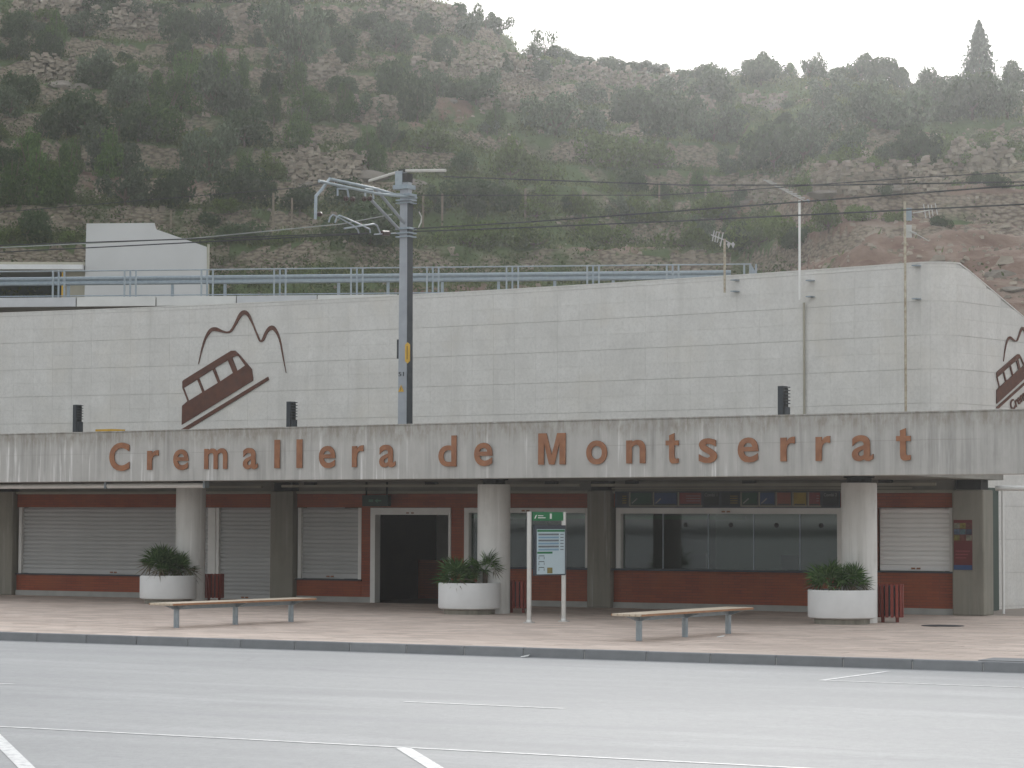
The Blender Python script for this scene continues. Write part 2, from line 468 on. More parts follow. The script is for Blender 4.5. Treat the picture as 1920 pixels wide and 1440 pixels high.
# ------------------------------------------------------------------ ground, pavement, kerb
g = MB().box(-900, 900, -900, 900, -1.0, -.14).build('parking_lot', MT['lot'])
g.rotation_euler.z = -REAR_A
tag(g, 'pale grey worn asphalt car park in front of the station', kind='structure')

KV = -16.72            # kerb face in the shop-front frame
bed = MB().box(-45, 40, KV + .16, 14, -.2, -.012).build('pavement', MT['paver_bed'])
bed.matrix_world = MR
tag(bed, 'beige paved forecourt between kerb and shop fronts', kind='structure')
pavers = []
PW, PH = .6, .4
row = 0
v = KV + .17
while v < -.02:
    off = (row % 2) * PW / 2
    u = -24 + off
    while u < 19:
        pavers.append((u + PW / 2, v + PH / 2))
        u += PW
    v += PH
    row += 1
def paver_key(p):
    w = MR @ Vector((p[0], p[1], 0))
    px = 960 + FPX * w.x / w.y
    return (0 if -20 < px < 1940 else 1, w.y)
pavers.sort(key=paver_key)
pm = MB().box(-PW / 2 + .004, PW / 2 - .004, -PH / 2 + .004, PH / 2 - .004, -.012, 0).mesh('paver', MT['paver'])
for (u, v) in pavers[:300]:
    inst('paver', pm, bed, Matrix.Translation((u, v, random.uniform(-.002, .002))))
mb = MB()
for (u, v) in pavers[300:]:
    h = random.uniform(-.002, .002)
    mb.box(u - PW / 2 + .004, u + PW / 2 - .004, v - PH / 2 + .004, v + PH / 2 - .004, -.012, h)
tag(mb.build('pavers', MT['paver'], bed), kind='stuff')

kb = MB().box(-45, 40, KV + .02, KV + .15, -.3, -.03).build('kerb', MT['joint'])
kb.matrix_world = MR
tag(kb, 'grey concrete kerb along the edge of the paved forecourt', kind='structure')
km = MB().box(-.515, .515, 0, .155, -.2, .003)
kmesh = km.mesh('kerb_stone', MT['kerbstone'])
for i in range(60):
    u = -28 + i * 1.042
    o = inst('kerb_stone', kmesh, kb, Matrix.Translation((u, KV + random.uniform(-.004, .004), random.uniform(-.003, .002))))
    b = o.modifiers.new('bevel', 'BEVEL'); b.width, b.segments = .015, 2

def line(a, b, w, name='bay_line', label=None):
    a, b = Vector(a), Vector(b)
    t = (b - a).normalized(); n = Vector((-t.y, t.x)) * w / 2
    o = MB().add([(*(a - n), -.136), (*(b - n), -.136), (*(b + n), -.136), (*(a + n), -.136)], [(0, 1, 2, 3)]).build(name, MT['paint'])
    return tag(o, label, kind='structure')
k, c = math.sin(REAR_A), math.cos(REAR_A)
dirr = Vector((c, -k))
p0 = Vector((-.98, 23.97))
line(p0 - dirr * 14, p0 + dirr * 14, .085, label='long white line across the near car park')
line((-1.24, 29.91), (.61, 28.91), .085, label='short white line in the middle of the car park')
line((4.08, 34.11), Vector((4.08, 34.11)) + dirr * 8, .085, label='white line on the right near the kerb')
line((4.12, 34.11), (5.31, 36.18), .085, label='short white line running from the kerb')
perp = Vector((.36, -1.91)).normalized()
line((-1.0, 23.93), Vector((-1.0, 23.93)) + perp * 5, .14, label='white bay divider below the long line')
line(Vector((-4.86, 24.5)) - perp * .6 * 0 + Vector((-.37, 1.28)) * .9, Vector((-4.86, 24.5)) + Vector((.74, -2.57)) * 2, .14, label='white bay divider at the lower left corner')
line((-14.5, 37.2), (-6.34, 32.78), .085, label='white line end at the left edge')
for (px, py, lab) in ((983, 1232, 'small white paper scrap lying in the gutter by the kerb'), (1350, 1195, 'tiny white paper scrap under the right bench')):
    z = -.135 if px == 983 else .004
    d = ray(px, py); q = d * ((z - ZC) / d.z)
    o = MB().add([(-.06, -.05, 0), (.06, -.04, .015), (.05, .06, .03), (-.05, .05, .01)], [(0, 1, 2, 3)]).add([(.06, -.04, .015), (.09, .03, .04), (.05, .06, .03)], [(0, 1, 2)]).build('paper_scrap', MT['white_print'])
    o.location = (q.x, q.y, z)
    tag(o, lab, 'litter')
# iron cover and dark ramp slab in the forecourt
u, v = to_rear(7.97, 48.0)
o = MB().lathe([(.40, 0), (.40, .006), (.36, .007)], 24).build('drain_cover', MT['dark_grey'])
o.location = MR @ Vector((u, v + .3, .003)); tag(o, 'dark round iron cover set in the paving beside the right red bin', 'drain cover')
u, v = to_rear(7.1, 36.6)
o = MB().box(-.9, 3.0, 0, .75, 0, .008).build('ramp_slab', MT['kerbstone'])
o.matrix_world = MR @ Matrix.Translation((u + .55, KV + .17, .004)); tag(o, 'dark grey slab let into the paving at the right kerb edge', 'paving slab')

# ------------------------------------------------------------------ canopy: fascia, slab, columns
can = thing('station_canopy', 'long cast concrete canopy with stained fascia on round columns', 'canopy', MF)
fb = MB().box(-26, 17, 0, .32, 2.79, 3.905)
fb.build('fascia', MT['fascia'], can, bevel=.015)
MB().box(-26, 17, -.012, .34, 3.906, 3.93).build('coping', MT['fascia'], can)
inv = MF.inverted()
poly = [MF @ Vector((-26, .33, 0)), MR @ Vector((11.3, -3.2, 0)), MR @ Vector((11.3, .8, 0)), Vector((8.2, wall_d(8.2) - .3, 0)), Vector((-2, wall_d(-2) - .3, 0)), Vector((-14, wall_d(-14) - .3, 0)), Vector((-26, wall_d(-20) - 3, 0))]
# the fascia line cut where the slab ends
e = MR @ Vector((11.3, 0, 0)); e2 = MR @ Vector((11.3, 1, 0))
lf, dv = inv @ e, (inv @ e2) - (inv @ e)
tt = (.33 - lf.y) / dv.y
poly[1] = MF @ (lf + dv * tt)
pl = [inv @ p for p in poly]
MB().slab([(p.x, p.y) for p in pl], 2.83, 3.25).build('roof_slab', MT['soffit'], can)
COLS = [(-7.47, 59.7), (-.37, 53.9), (6.73, 49.63)]
for (s, d) in COLS:
    L = inv @ Vector((s, d, 0))
    m = MB()
    n = 40
    prof = []
    for z in (0, 2.66, 2.70):
        rr = .345 if z < 2.68 else .335
        prof.append((rr, z))
    m.lathe(prof, n, (L.x, L.y))
    co_ = m.build('column', MT['column'], can, smooth=True)
    bm_ = MB().lathe([(.24, 2.70), (.24, 2.79), (.30, 2.795), (.30, 2.83)], 24, (L.x, L.y)).build('bearing', MT['rubber'], co_)
# transverse beams seen under the slab
for uu in (-11.0, -4.5, 2.2, 8.6):
    a = inv @ (MR @ Vector((uu, -.05, 0)))

# ------------------------------------------------------------------ station name letters
def curve_mesh(name, obj):
    dg = bpy.context.evaluated_depsgraph_get()
    return bpy.data.meshes.new_from_object(obj.evaluated_get(dg))
def curve2d(splines, ext):
    cu = bpy.data.curves.new('e', 'CURVE'); cu.dimensions = '2D'; cu.fill_mode = 'BOTH'; cu.extrude = ext
    for pts in splines:
        s = cu.splines.new('POLY'); s.points.add(len(pts) - 1)
        for p, q in zip(s.points, pts): p.co = (q[0], q[1], 0, 1)
        s.use_cyclic_u = True
    o = bpy.data.objects.new('e', cu); COL.objects.link(o); bpy.context.view_layer.update()
    me = curve_mesh('e', o)
    bpy.data.objects.remove(o); bpy.data.curves.remove(cu)
    return me
def text_mesh(body, offset=0.0, extrude=.0):
    cu = bpy.data.curves.new('t', 'FONT')
    cu.body = body
    cu.offset = offset
    cu.extrude = extrude
    cu.resolution_u = 5
    o = bpy.data.objects.new('t', cu)
    COL.objects.link(o)
    bpy.context.view_layer.update()
    me = curve_mesh('t', o)
    bpy.data.objects.remove(o)
    bpy.data.curves.remove(cu)
    return me
def fit_mesh(me, u0, u1, z0, z1, y0, y1):
    """glyph in XY with depth Z -> plate standing in the XZ plane, stretched to the box"""
    co_ = np.empty(len(me.vertices) * 3); me.vertices.foreach_get('co', co_); co_ = co_.reshape(-1, 3)
    lo, hi = co_.min(0), co_.max(0)
    sp = np.where(hi - lo < 1e-6, 1, hi - lo)
    q = (co_ - lo) / sp
    out = np.stack([u0 + q[:, 0] * (u1 - u0), y1 + q[:, 2] * (y0 - y1), z0 + q[:, 1] * (z1 - z0)], 1)
    me.vertices.foreach_set('co', out.astype(np.float32).ravel()); me.update()
    return me
sign = thing('station_name_sign', 'rusty steel letters reading Cremallera de Montserrat on the concrete fascia', 'sign', MF)
LET = [('C', 207, 244.5, .64, 0), ('r', 278, 299, .44, 0), ('e', 327, 355, .46, -1), ('m', 385, 428, .455, 0), ('a', 457.5, 485, .46, -1), ('l', 516.5, 526.5, .61, 0), ('l', 558, 568.5, .61, 0),
       ('e', 600, 630.5, .47, -1), ('r', 662, 683, .455, 0), ('a', 713, 743, .47, -1), ('d', 824, 857.5, .63, -1), ('e', 891, 925, .47, -1), ('M', 1011, 1062, .62, 0), ('o', 1101, 1140, .47, -1),
       ('n', 1176, 1212, .455, 0), ('t', 1250, 1274, .58, -1), ('s', 1312, 1346, .47, -1), ('e', 1385, 1423.5, .47, -1), ('r', 1465, 1492, .455, 0), ('r', 1531, 1558, .455, 0), ('a', 1599, 1639, .47, -1), ('t', 1682, 1709, .58, -1)]
glyph = {}
for ch, x0, x1, h, ov in LET:
    if ch not in glyph: glyph[ch] = text_mesh(ch, .028 if ch == 'C' else .016, .03)
    u0 = on_plane(x0, 850, FAS_P, FAS_A)[0]; u1 = on_plane(x1, 850, FAS_P, FAS_A)[0]
    base = 3.04 + (u0 + 11) * .0012
    z0 = base + ov * .012
    if ch == 'C': z0 -= .014
    if ch == 'M':
        glyph[ch] = curve2d([[(0, 0), (.215, 0), (.215, .70), (.40, 0), (.60, 0), (.785, .70), (.785, 0), (1, 0), (1, 1), (.70, 1), (.5, .30), (.30, 1), (0, 1)]], .03)
    if ch == 'r':
        glyph[ch] = curve2d([[(0, 0), (.42, 0), (.42, .46), (.47, .62), (.58, .71), (.75, .74), (1, .72), (1, 1), (.82, 1), (.64, .96), (.5, .88), (.42, .78), (.42, .97), (0, .97)]], .03)
    if ch == 't':
        glyph[ch] = curve2d([[(0, .60), (.27, .60), (.27, .18), (.33, .06), (.48, 0), (.72, 0), (1, .02), (1, .17), (.80, .16), (.70, .18), (.67, .25), (.67, .60), (1, .60), (1, .76), (.67, .76), (.67, 1), (.27, .93), (.27, .76), (0, .76)]], .03)
    me = fit_mesh(glyph[ch].copy(), u0, u1, z0, z0 + h, -.040, -.018)
    me.name = 'letter'
    me.materials.clear(); me.materials.append(MT['corten'])
    inst('letter', me, sign)

# ------------------------------------------------------------------ shop front under the canopy
hall = thing('ticket_hall', 'red brick shop front with roller shutters and ticket windows under the canopy', 'building', MR)
ZT = 2.555
segs = [  # u0, u1, z0, z1
    (-14.2, -6.48, 2.225, ZT), (-14.2, -8.30, .13, .52), (-5.79, 1.98, 2.232, ZT), (-5.79, -4.0, .13, .505), (-3.995, -3.73, .13, 2.232),
    (-1.575, -1.235, .13, 2.232), (-1.235, 1.98, .13, .845), (2.585, 10.47, 2.25, ZT), (2.585, 7.99, .13, .845), (7.99, 8.76, .13, 2.25), (8.76, 10.47, .13, .87)]
for (a, b, z0, z1) in segs:
    MB().box(a, b, 0, .22, z0, z1).build('brick_wall', MT['brick'], hall)
for (a, b) in ((-14.2, -8.30), (-5.79, -3.74), (-1.57, 1.98), (2.585, 10.47)):
    MB().box(a, b, -.03, .2, 0, .128).build('skirting', MT['skirt'], hall)
for (a, b) in ((-14.2, -6.48), (-5.79, 1.98), (2.585, 10.47)):
    MB().box(a, b, -.05, .2, ZT + .003, ZT + .065).build('trim', MT['tan'], hall)
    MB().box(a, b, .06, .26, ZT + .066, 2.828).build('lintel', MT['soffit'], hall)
for (a, b) in ((-15.6, -14.22), (-6.46, -5.81), (1.99, 2.58), (10.48, 11.17)):
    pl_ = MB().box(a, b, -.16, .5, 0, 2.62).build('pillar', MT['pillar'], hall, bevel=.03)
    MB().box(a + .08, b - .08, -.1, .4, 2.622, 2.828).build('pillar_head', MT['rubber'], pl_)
# conduit and light trunking under the slab
for (a, b, z, vv, r) in ((-6.0, 1.9, 2.735, -.35, .028), (2.2, 10.2, 2.735, -.35, .03), (-13.6, -6.6, 2.72, -.3, .025), (2.6, 9.6, 2.66, -.12, .016)):
    MB().box(a, b, vv - r, vv + r, z - r, z + r).build('light_trunking', MT['tan'], hall)
for uu in (-12, -9, -5.2, -1.9, 1.2, 3.2, 6.0, 9.1):
    MB().box(uu - .14, uu + .14, -.42, -.28, 2.76, 2.828).build('trunking_bracket', MT['rubber'], hall)

def shutter(u0, u1, z0, z1, rails, mat, split=None, sill=True):
    root = MB().box(u0 + .03, u1 - .03, .12, .135, z0 + .02, z1 - .01).build('roller_shutter', mat, hall)
    n = max(3, round((z1 - z0 - .14) / .1))
    ph = (z1 - z0 - .14) / n
    sm = MB().prism([(u0 + .06, 0), (u1 - .06, 0), (u1 - .06, ph - .012), (u0 + .06, ph - .012)], 0, .02)
    prof = [(.112, 0), (.094, .012), (.087, ph * .5), (.095, ph - .026), (.112, ph - .012)]
    sm = MB()
    vs = [(uu, y, z) for uu in (u0 + .06, u1 - .06) for (y, z) in prof]
    kk = len(prof)
    sm.add(vs, [(i, i + kk, i + kk + 1, i + 1) for i in range(kk - 1)] + [tuple(range(kk)), tuple(range(2 * kk - 1, kk - 1, -1))])
    me = sm.mesh('slat', mat)
    for i in range(n):
        inst('slat', me, root, Matrix.Translation((random.uniform(-.004, .004), 0, z0 + .13 + i * ph)))
    MB().box(u0 + .05, u1 - .05, .075, .11, z0 + .01, z0 + .122).build('bottom_bar', MT['slat_white'] if mat is MT['slat_white'] else MT['slat'], root)
    for side in rails:
        a = u0 if side < 0 else u1 - .09
        MB().box(a, a + .09, .02, .118, z0, z1).build('guide_rail', MT['white_metal'], root)
    um = (u0 + u1) / 2
    MB().box(um - .10, um - .02, .055, .074, z0 + .04, z0 + .075).box(um + .02, um + .10, .055, .074, z0 + .04, z0 + .075).build('lock', MT['corten'], root)
    if sill: MB().box(u0 - .04, u1 + .04, -.05, .2, z0 - .03, z0 - .002).build('sill', MT['signdark'], root)
    return root
shutter(-14.16, -8.28, .555, 2.222, (-1, 1), MT['slat'])
shutter(-8.14, -6.48, .0, 2.222, (-1, 1), MT['slat'], sill=False)
MB().box(-8.278, -8.142, .0, .2, 0, 2.22).build('mullion', MT['white_metal'], hall)
shutter(-5.78, -4.01, .54, 2.222, (-1, 1), MT['slat'])
shutter(8.77, 10.455, .905, 2.245, (1,), MT['slat_white'])

# doorway with its dark lobby
df = MB().box(-3.728, -3.60, -.04, .2, 0, 2.225).box(-1.64, -1.58, -.02, .2, 0, 2.062).box(-3.598, -1.58, -.04, .2, 2.064, 2.225).build('door_frame', MT['white_metal'], hall)
MB().box(-2.75, -2.68, -.052, -.042, 2.09, 2.12).box(-2.62, -2.55, -.052, -.042, 2.09, 2.12).build('lock', MT['corten'], df)
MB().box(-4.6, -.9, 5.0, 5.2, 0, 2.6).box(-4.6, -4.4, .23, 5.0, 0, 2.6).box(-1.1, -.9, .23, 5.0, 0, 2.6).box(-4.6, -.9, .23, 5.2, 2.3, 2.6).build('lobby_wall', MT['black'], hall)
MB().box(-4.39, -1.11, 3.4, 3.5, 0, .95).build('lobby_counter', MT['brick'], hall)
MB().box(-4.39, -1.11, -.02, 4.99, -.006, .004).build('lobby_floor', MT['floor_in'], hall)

def window(u0, u1, z0, z1, muls, head):
    w = MB().box(u0 - .08, u1 + .06, -.14, .25, z0 - .045, z0 - .002).build('ticket_window', MT['signdark'], hall)
    MB().box(u0, u0 + .12, -.02, .2, z0, z1).build('jamb', MT['white_metal'], w)
    MB().box(u1 - .10, u1, -.02, .2, z0, z1).build('jamb', MT['white_metal'], w)
    MB().box(u0 + .121, u1 - .101, -.03, .2, z1 - head, z1).build('shutter_box', MT['white_metal'], w)
    ed = [u0 + .12] + muls + [u1 - .10]
    for a, b in zip(ed[:-1], ed[1:]):
        MB().box(a + .012, b - .012, .10, .108, z0 + .002, z1 - head - .002).build('pane', MT['glass'], w)
    for a in muls:
        MB().box(a - .011, a + .011, .085, .125, z0 + .002, z1 - head - .002).build('glazing_bar', MT['galv_pale'], w)
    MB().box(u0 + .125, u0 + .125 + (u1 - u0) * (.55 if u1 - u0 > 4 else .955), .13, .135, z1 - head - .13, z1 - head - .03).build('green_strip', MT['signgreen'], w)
    um = (u0 + u1) / 2
    MB().box(um - .10, um - .02, -.042, -.032, z1 - head + .03, z1 - head + .065).box(um + .02, um + .10, -.042, -.032, z1 - head + .03, z1 - head + .065).build('lock', MT['corten'], w)
    return w
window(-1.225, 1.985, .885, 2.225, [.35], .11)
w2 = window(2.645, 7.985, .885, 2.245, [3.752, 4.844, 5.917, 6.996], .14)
for uu in (4.3, 5.38, 6.45, 7.48):
    MB().lathe([(.045, -.01), (.055, 0), (.03, .012)], 16).build('speaking_hole', MT['rubber'], w2).matrix_local = Matrix.Translation((uu, .095, 1.86)) @ Matrix.Rotation(math.pi / 2, 4, 'X')
# room behind the ticket windows
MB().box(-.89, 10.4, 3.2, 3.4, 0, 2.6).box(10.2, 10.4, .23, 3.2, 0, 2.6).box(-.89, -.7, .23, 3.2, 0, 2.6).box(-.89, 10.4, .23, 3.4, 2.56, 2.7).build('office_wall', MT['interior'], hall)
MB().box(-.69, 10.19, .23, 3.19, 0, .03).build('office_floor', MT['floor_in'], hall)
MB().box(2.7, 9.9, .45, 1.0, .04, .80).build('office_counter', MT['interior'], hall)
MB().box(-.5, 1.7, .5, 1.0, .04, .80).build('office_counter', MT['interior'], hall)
for uu in (4.3, 6.5, .6):
    MB().box(uu - .2, uu + .2, .75, .80, .88, 1.2).box(uu - .05, uu + .05, .76, .79, .80, .88).build('office_monitor', MT['ink'], hall)

# poster strip above the counter windows
strip = thing('poster_strip', 'row of small framed ticket posters above the long ticket window', 'poster display', MR)
MB().box(2.65, 7.98, -.075, -.058, 2.235, 2.60).build('backing', MT['signdark'], strip)
pc = {'green': (.02, .075, .045), 'blue': (.03, .06, .17), 'red': (.24, .03, .03), 'dark': (.028, .03, .036), 'orange': (.27, .06, .03), 'yellow': (.34, .24, .03), 'pinkred': (.25, .05, .06)}
PM = {}
PM = {k_: M('poster_' + k_, v_, tuple(q * .75 for q in v_), 9, .4, bump=0) for k_, v_ in pc.items()}
PM['streak'] = M('poster_streak', (.36, .36, .34), None, 5, .5, bump=0)
PM['gold'] = M('poster_gold_print', (.28, .20, .05), None, 5, .5, bump=0)
posters = [(2.68, 3.0, 'dark', 'gold'), (3.01, 3.58, 'green', 'streak'), (3.59, 4.185, 'blue', 'streak'), (4.195, 4.775, 'red', 'lines'), (4.785, 5.195, 'dark', 'Combi 1'), (5.205, 5.675, 'dark', 'gold'),
           (5.685, 6.10, 'green', 'streak'), (6.11, 6.497, 'blue', 'streak'), (6.507, 6.88, 'orange', None), (6.89, 7.236, 'yellow', None), (7.246, 7.553, 'pinkred', 'lines'), (7.563, 7.97, 'dark', 'Combi 2')]
for (a, b, col, deco) in posters:
    p = MB().box(a + .03, b - .03, -.088, -.0755, 2.29, 2.565).build('poster', PM[col], strip)
    if col != 'dark':
        MB().box(a, a + .028, -.096, -.0755, 2.262, 2.58).box(a + .028, b - .002, -.096, -.0755, 2.262, 2.288).build('poster_frame', MT['tan'], p)
        MB().box(a + .05, b - .05, -.0905, -.0885, 2.295, 2.325).build('caption_band', MT['ink'], p)
    if deco == 'streak':
        MB().prism([(a + .05, 2.335), (a + .08, 2.33), (a + .20, 2.43), (a + .18, 2.45)], -.0905, -.0885).build('print', PM['streak'], p)
    elif deco == 'gold':
        m = MB()
        for q in range(4):
            m.box((a + b) / 2, b - .06, -.0905, -.0885, 2.33 + q * .05, 2.352 + q * .05)
        m.build('print', PM['gold'], p)
    elif deco == 'lines':
        m = MB()
        for q in range(3):
            m.box(a + .2, b - .05, -.0905, -.0885, 2.38 + q * .055, 2.392 + q * .055)
        m.build('print', PM['streak'], p)
    elif deco:
        me = fit_mesh(text_mesh(deco, 0, .01), a + .05, b - .06, 2.485, 2.552, -.0905, -.0885)
        me.materials.clear(); me.materials.append(PM['streak']); inst('print', me, p)
# poster on the right pillar
pp = thing('wall_poster', 'tall red poster with blue foot and small photographs on the right pillar', 'poster', MR)
MB().box(10.52, 10.92, -.172, -.163, .95, 1.99).build('sheet', M('poster_dark_red', (.13, .022, .022), None, 5, .5, bump=0), pp)
MB().box(10.525, 10.915, -.176, -.173, .952, 1.05).build('print', M('poster_blue_foot', (.025, .065, .17), None, 5, .4, bump=0), pp)
cols_ = [(.24, .20, .05), (.10, .16, .18), (.16, .05, .04), (.05, .06, .09), (.25, .23, .17), (.10, .14, .20)]
for i in range(3):
    for j in range(3):
        cc = cols_[(i * 2 + j * 5) % 6]
        MB().box(10.53 + i * .13, 10.652 + i * .13, -.176, -.173, 1.56 + j * .125, 1.675 + j * .125).build('photo_print', M('photo_print', cc, tuple(q * .4 for q in cc), 14, .4, bump=0), pp)
m = MB()
for q in range(3): m.box(10.56, 10.87 - q * .04, -.176, -.173, 1.33 - q * .07, 1.352 - q * .07)
m.build('print', PM['pinkred'], pp)
# dark exit sign box over the doorway
ex = thing('exit_sign', 'dark green exit sign box hanging above the open doorway', 'sign', MR)
MB().box(-3.80, -3.10, -.30, -.16, 2.26, 2.52).build('housing', M('exit_sign_green', (.012, .035, .022), None, 5, .4, bump=0), ex)
MB().box(-3.62, -3.50, -.304, -.3015, 2.36, 2.42).prism([(-3.46, 2.39), (-3.38, 2.34), (-3.38, 2.44)], -.304, -.3015).box(-3.38, -3.28, -.304, -.3015, 2.375, 2.405).build('pictogram', M('exit_pictogram', (.10, .22, .14), None, 5, .4, bump=0), ex)
MB().box(-3.74, -3.72, -.25, -.2, 2.52, 2.83).box(-3.18, -3.16, -.25, -.2, 2.52, 2.83).build('hanger', MT['rubber'], ex)

# rolled awning tubes under the fascia on the left
aw = thing('rolled_awning', 'white rolled awning tube fixed under the left end of the canopy', 'awning', MF)
MB().tube([(-26, .55, 2.70), (-12.05, .55, 2.70)], .055, 12).build('roll', MT['white_metal'], aw, smooth=True)
MB().tube([(-11.98, .55, 2.70), (-8.95, .55, 2.70)], .058, 12).build('roll', MT['white_metal'], aw, smooth=True)
for uu in (-12.015, -8.9):
    MB().box(uu - .03, uu + .03, .48, .62, 2.64, 2.829).build('bracket', MT['galv'], aw)

# gutter pipe at the right-hand end
gp = thing('gutter_pipe', 'white gutter pipe turning down beside the right pillar', 'pipe', MR)
MB().tube([(11.15, .75, 2.66), (16, .75, 2.66)], .055, 10).build('gutter', MT['white_metal'], gp, smooth=True)
MB().tube([(11.3, .75, 2.62), (11.3, .75, .02)], .03, 10).build('downpipe', MT['white_metal'], gp, smooth=True)
MB().box(12.02, 12.05, .68, .82, 2.58, 2.74).build('clip', MT['dark_grey'], gp)

# ------------------------------------------------------------------ clad upper wall (curved in plan, rounded corner, sloping return)
path = [(s, wall_d(s)) for s in np.linspace(-25, 8.9, 140)]
tx, ty = path[-1][0] - path[-2][0], path[-1][1] - path[-2][1]
L_ = math.hypot(tx, ty); tx, ty = tx / L_, ty / L_
rad = .7
cxn, cyn = -ty * 1, tx * 1                       # left-hand normal = away from the camera
cc_ = (path[-1][0] + cxn * rad, path[-1][1] + cyn * rad)
for i in range(1, 13):
    a = math.radians(90) * i / 12
    path.append((cc_[0] - cxn * rad * math.cos(a) + tx * rad * math.sin(a), cc_[1] - cyn * rad * math.cos(a) + ty * rad * math.sin(a)))
RET0 = path[-1]
RETD = (cxn, cyn)
for i in range(1, 30):
    path.append((RET0[0] + cxn * i * .4, RET0[1] + cyn * i * .4))
path = np.array(path)
arc = np.concatenate([[0], np.cumsum(np.hypot(*np.diff(path, axis=0).T))])
A_CORNER = arc[139]
def pathp(a):
    return np.array([np.interp(a, arc, path[:, 0]), np.interp(a, arc, path[:, 1])])
def wtop(a):
    return 7.64 - max(0, a - A_CORNER - 1.15) * .36
wall = thing('stone_clad_wall', 'high curved retaining wall clad in pale limestone panels behind the canopy', 'wall')
m = MB()
N = len(path)
vs = []
for i in range(N):
    a = arc[i]
    t = (path[min(i + 1, N - 1)] - path[max(i - 1, 0)]); t = t / np.hypot(*t)
    n = np.array([-t[1], t[0]])
    p, q = path[i] + n * .014, path[i] + n * .55
    zt = wtop(a) - .01
    vs += [(p[0], p[1], -.2), (p[0], p[1], zt), (q[0], q[1], zt), (q[0], q[1], -.2)]
fs = []
for i in range(N - 1):
    for j in range(4):
        fs.append((i * 4 + j, i * 4 + (j + 1) % 4, (i + 1) * 4 + (j + 1) % 4, (i + 1) * 4 + j))
fs = [f[::-1] for f in fs]
m.add(vs, fs).build('wall_core', MT['joint'], wall)
m = MB()
vs = []
for i in range(N):
    t = (path[min(i + 1, N - 1)] - path[max(i - 1, 0)]); t = t / np.hypot(*t)
    n = np.array([-t[1], t[0]]); p, q = path[i] - n * .006, path[i] + n * .57
    zt = wtop(arc[i])
    vs += [(p[0], p[1], zt), (p[0], p[1], zt + .03), (q[0], q[1], zt + .03), (q[0], q[1], zt)]
m.add(vs, fs).build('coping', MT['stone'], wall)
def panel_geo(mb, a0, a1, z0, z1, gx, gz):
    a0 += gx / 2; a1 -= gx / 2; z0 += gz[0]; z1 -= gz[1]
    ns = 2 if a1 < A_CORNER - .1 else 4
    vs = []
    for i in range(ns):
        a = a0 + (a1 - a0) * i / (ns - 1)
        p = pathp(a); e = pathp(a + .02) - pathp(a - .02); e = e / np.hypot(*e)
        n = np.array([-e[1], e[0]]); q = p + n * .0135
        zt = min(z1, wtop(a) - .004)
        if zt <= z0 + .02: return False
        vs += [(p[0], p[1], z0), (p[0], p[1], zt), (q[0], q[1], zt), (q[0], q[1], z0)]
    fs = []
    for i in range(ns - 1):
        for j in range(4):
            fs.append((i * 4 + j, (i + 1) * 4 + j, (i + 1) * 4 + (j + 1) % 4, i * 4 + (j + 1) % 4))
    fs += [(0, 1, 2, 3), tuple((ns - 1) * 4 + j for j in (3, 2, 1, 0))]
    mb.add(vs, fs)
    return True
PWID = .64
cells = []
a = A_CORNER - .3
cols = []
x = A_CORNER - .30
while x > 3: cols.append((x - PWID, x)); x -= PWID
x = A_CORNER - .30
while x < arc[-1] - 1: cols.append((x, x + PWID)); x += PWID
zrows = [4.55 + .375 * i for i in range(-13, 9)]
for (a0, a1) in cols:
    for i, z0 in enumerate(zrows):
        deep_low = (i - 13) % 2 == 0
        z1 = min(z0 + .375, 7.64)
        if z1 - z0 < .05: continue
        if a1 < A_CORNER - .4 and z1 < 3.8: continue
        cells.append((a0, a1, z0, z1, (.006, .001) if deep_low else (.001, .003)))
def cell_key(cel):
    p = pathp(cel[0]); px = 960 + FPX * p[0] / p[1]
    vis = px < 1925 and px > -40 and cel[3] > 4.1
    return (0 if vis else 1, p[1])
cells.sort(key=cell_key)
single, rest = 0, MB()
for cel in cells:
    if single < 300:
        q = MB()
        if panel_geo(q, *cel[:4], .002, cel[4]):
            q.build('stone_panel', MT['stone'], wall); single += 1
    else:
        panel_geo(rest, *cel[:4], .002, cel[4])
tag(rest.build('stone_panels', MT['stone'], wall), kind='stuff')

# emblems: steel railcar, track and mountain line
EP = (-7.35, wall_d(-7.35)); sl_ = (wall_d(-7.3) - wall_d(-7.4)) / .1
EA = math.atan(-sl_)
def el(x, y):  # crop pixel of the emblem -> local metres
    u, z = on_plane(330 + x / 5.76, 570 + y / 5.76, EP, EA)
    return (u, z)
car_o = [el(*p) for p in [(75, 838), (90, 820), (600, 505), (645, 503), (690, 545), (825, 705), (840, 825), (68, 1305), (72, 1100), (130, 1050), (75, 905)]]
wins = [[el(*p) for p in w] for w in ([(92, 905), (235, 815), (290, 955), (145, 1045)], [(255, 800), (400, 708), (458, 852), (312, 942)], [(425, 690), (565, 608), (622, 745), (482, 838)], [(612, 580), (655, 560), (682, 565), (752, 665), (668, 722)])]
bar = [el(*p) for p in [(60, 1372), (62, 1355), (1000, 785), (1010, 820), (105, 1375)]]
mid = [(248, 650, 5), (285, 490, 16), (325, 370, 26), (375, 290, 40), (430, 272, 50), (500, 295, 30), (555, 306, 20), (600, 290, 26), (650, 210, 30), (700, 120, 44), (745, 92, 56), (790, 125, 36), (840, 230, 18), (885, 340, 18), (915, 400, 22), (945, 385, 30), (985, 300, 36), (1040, 255, 54), (1090, 300, 34), (1130, 400, 20), (1160, 560, 14), (1195, 745, 4)]
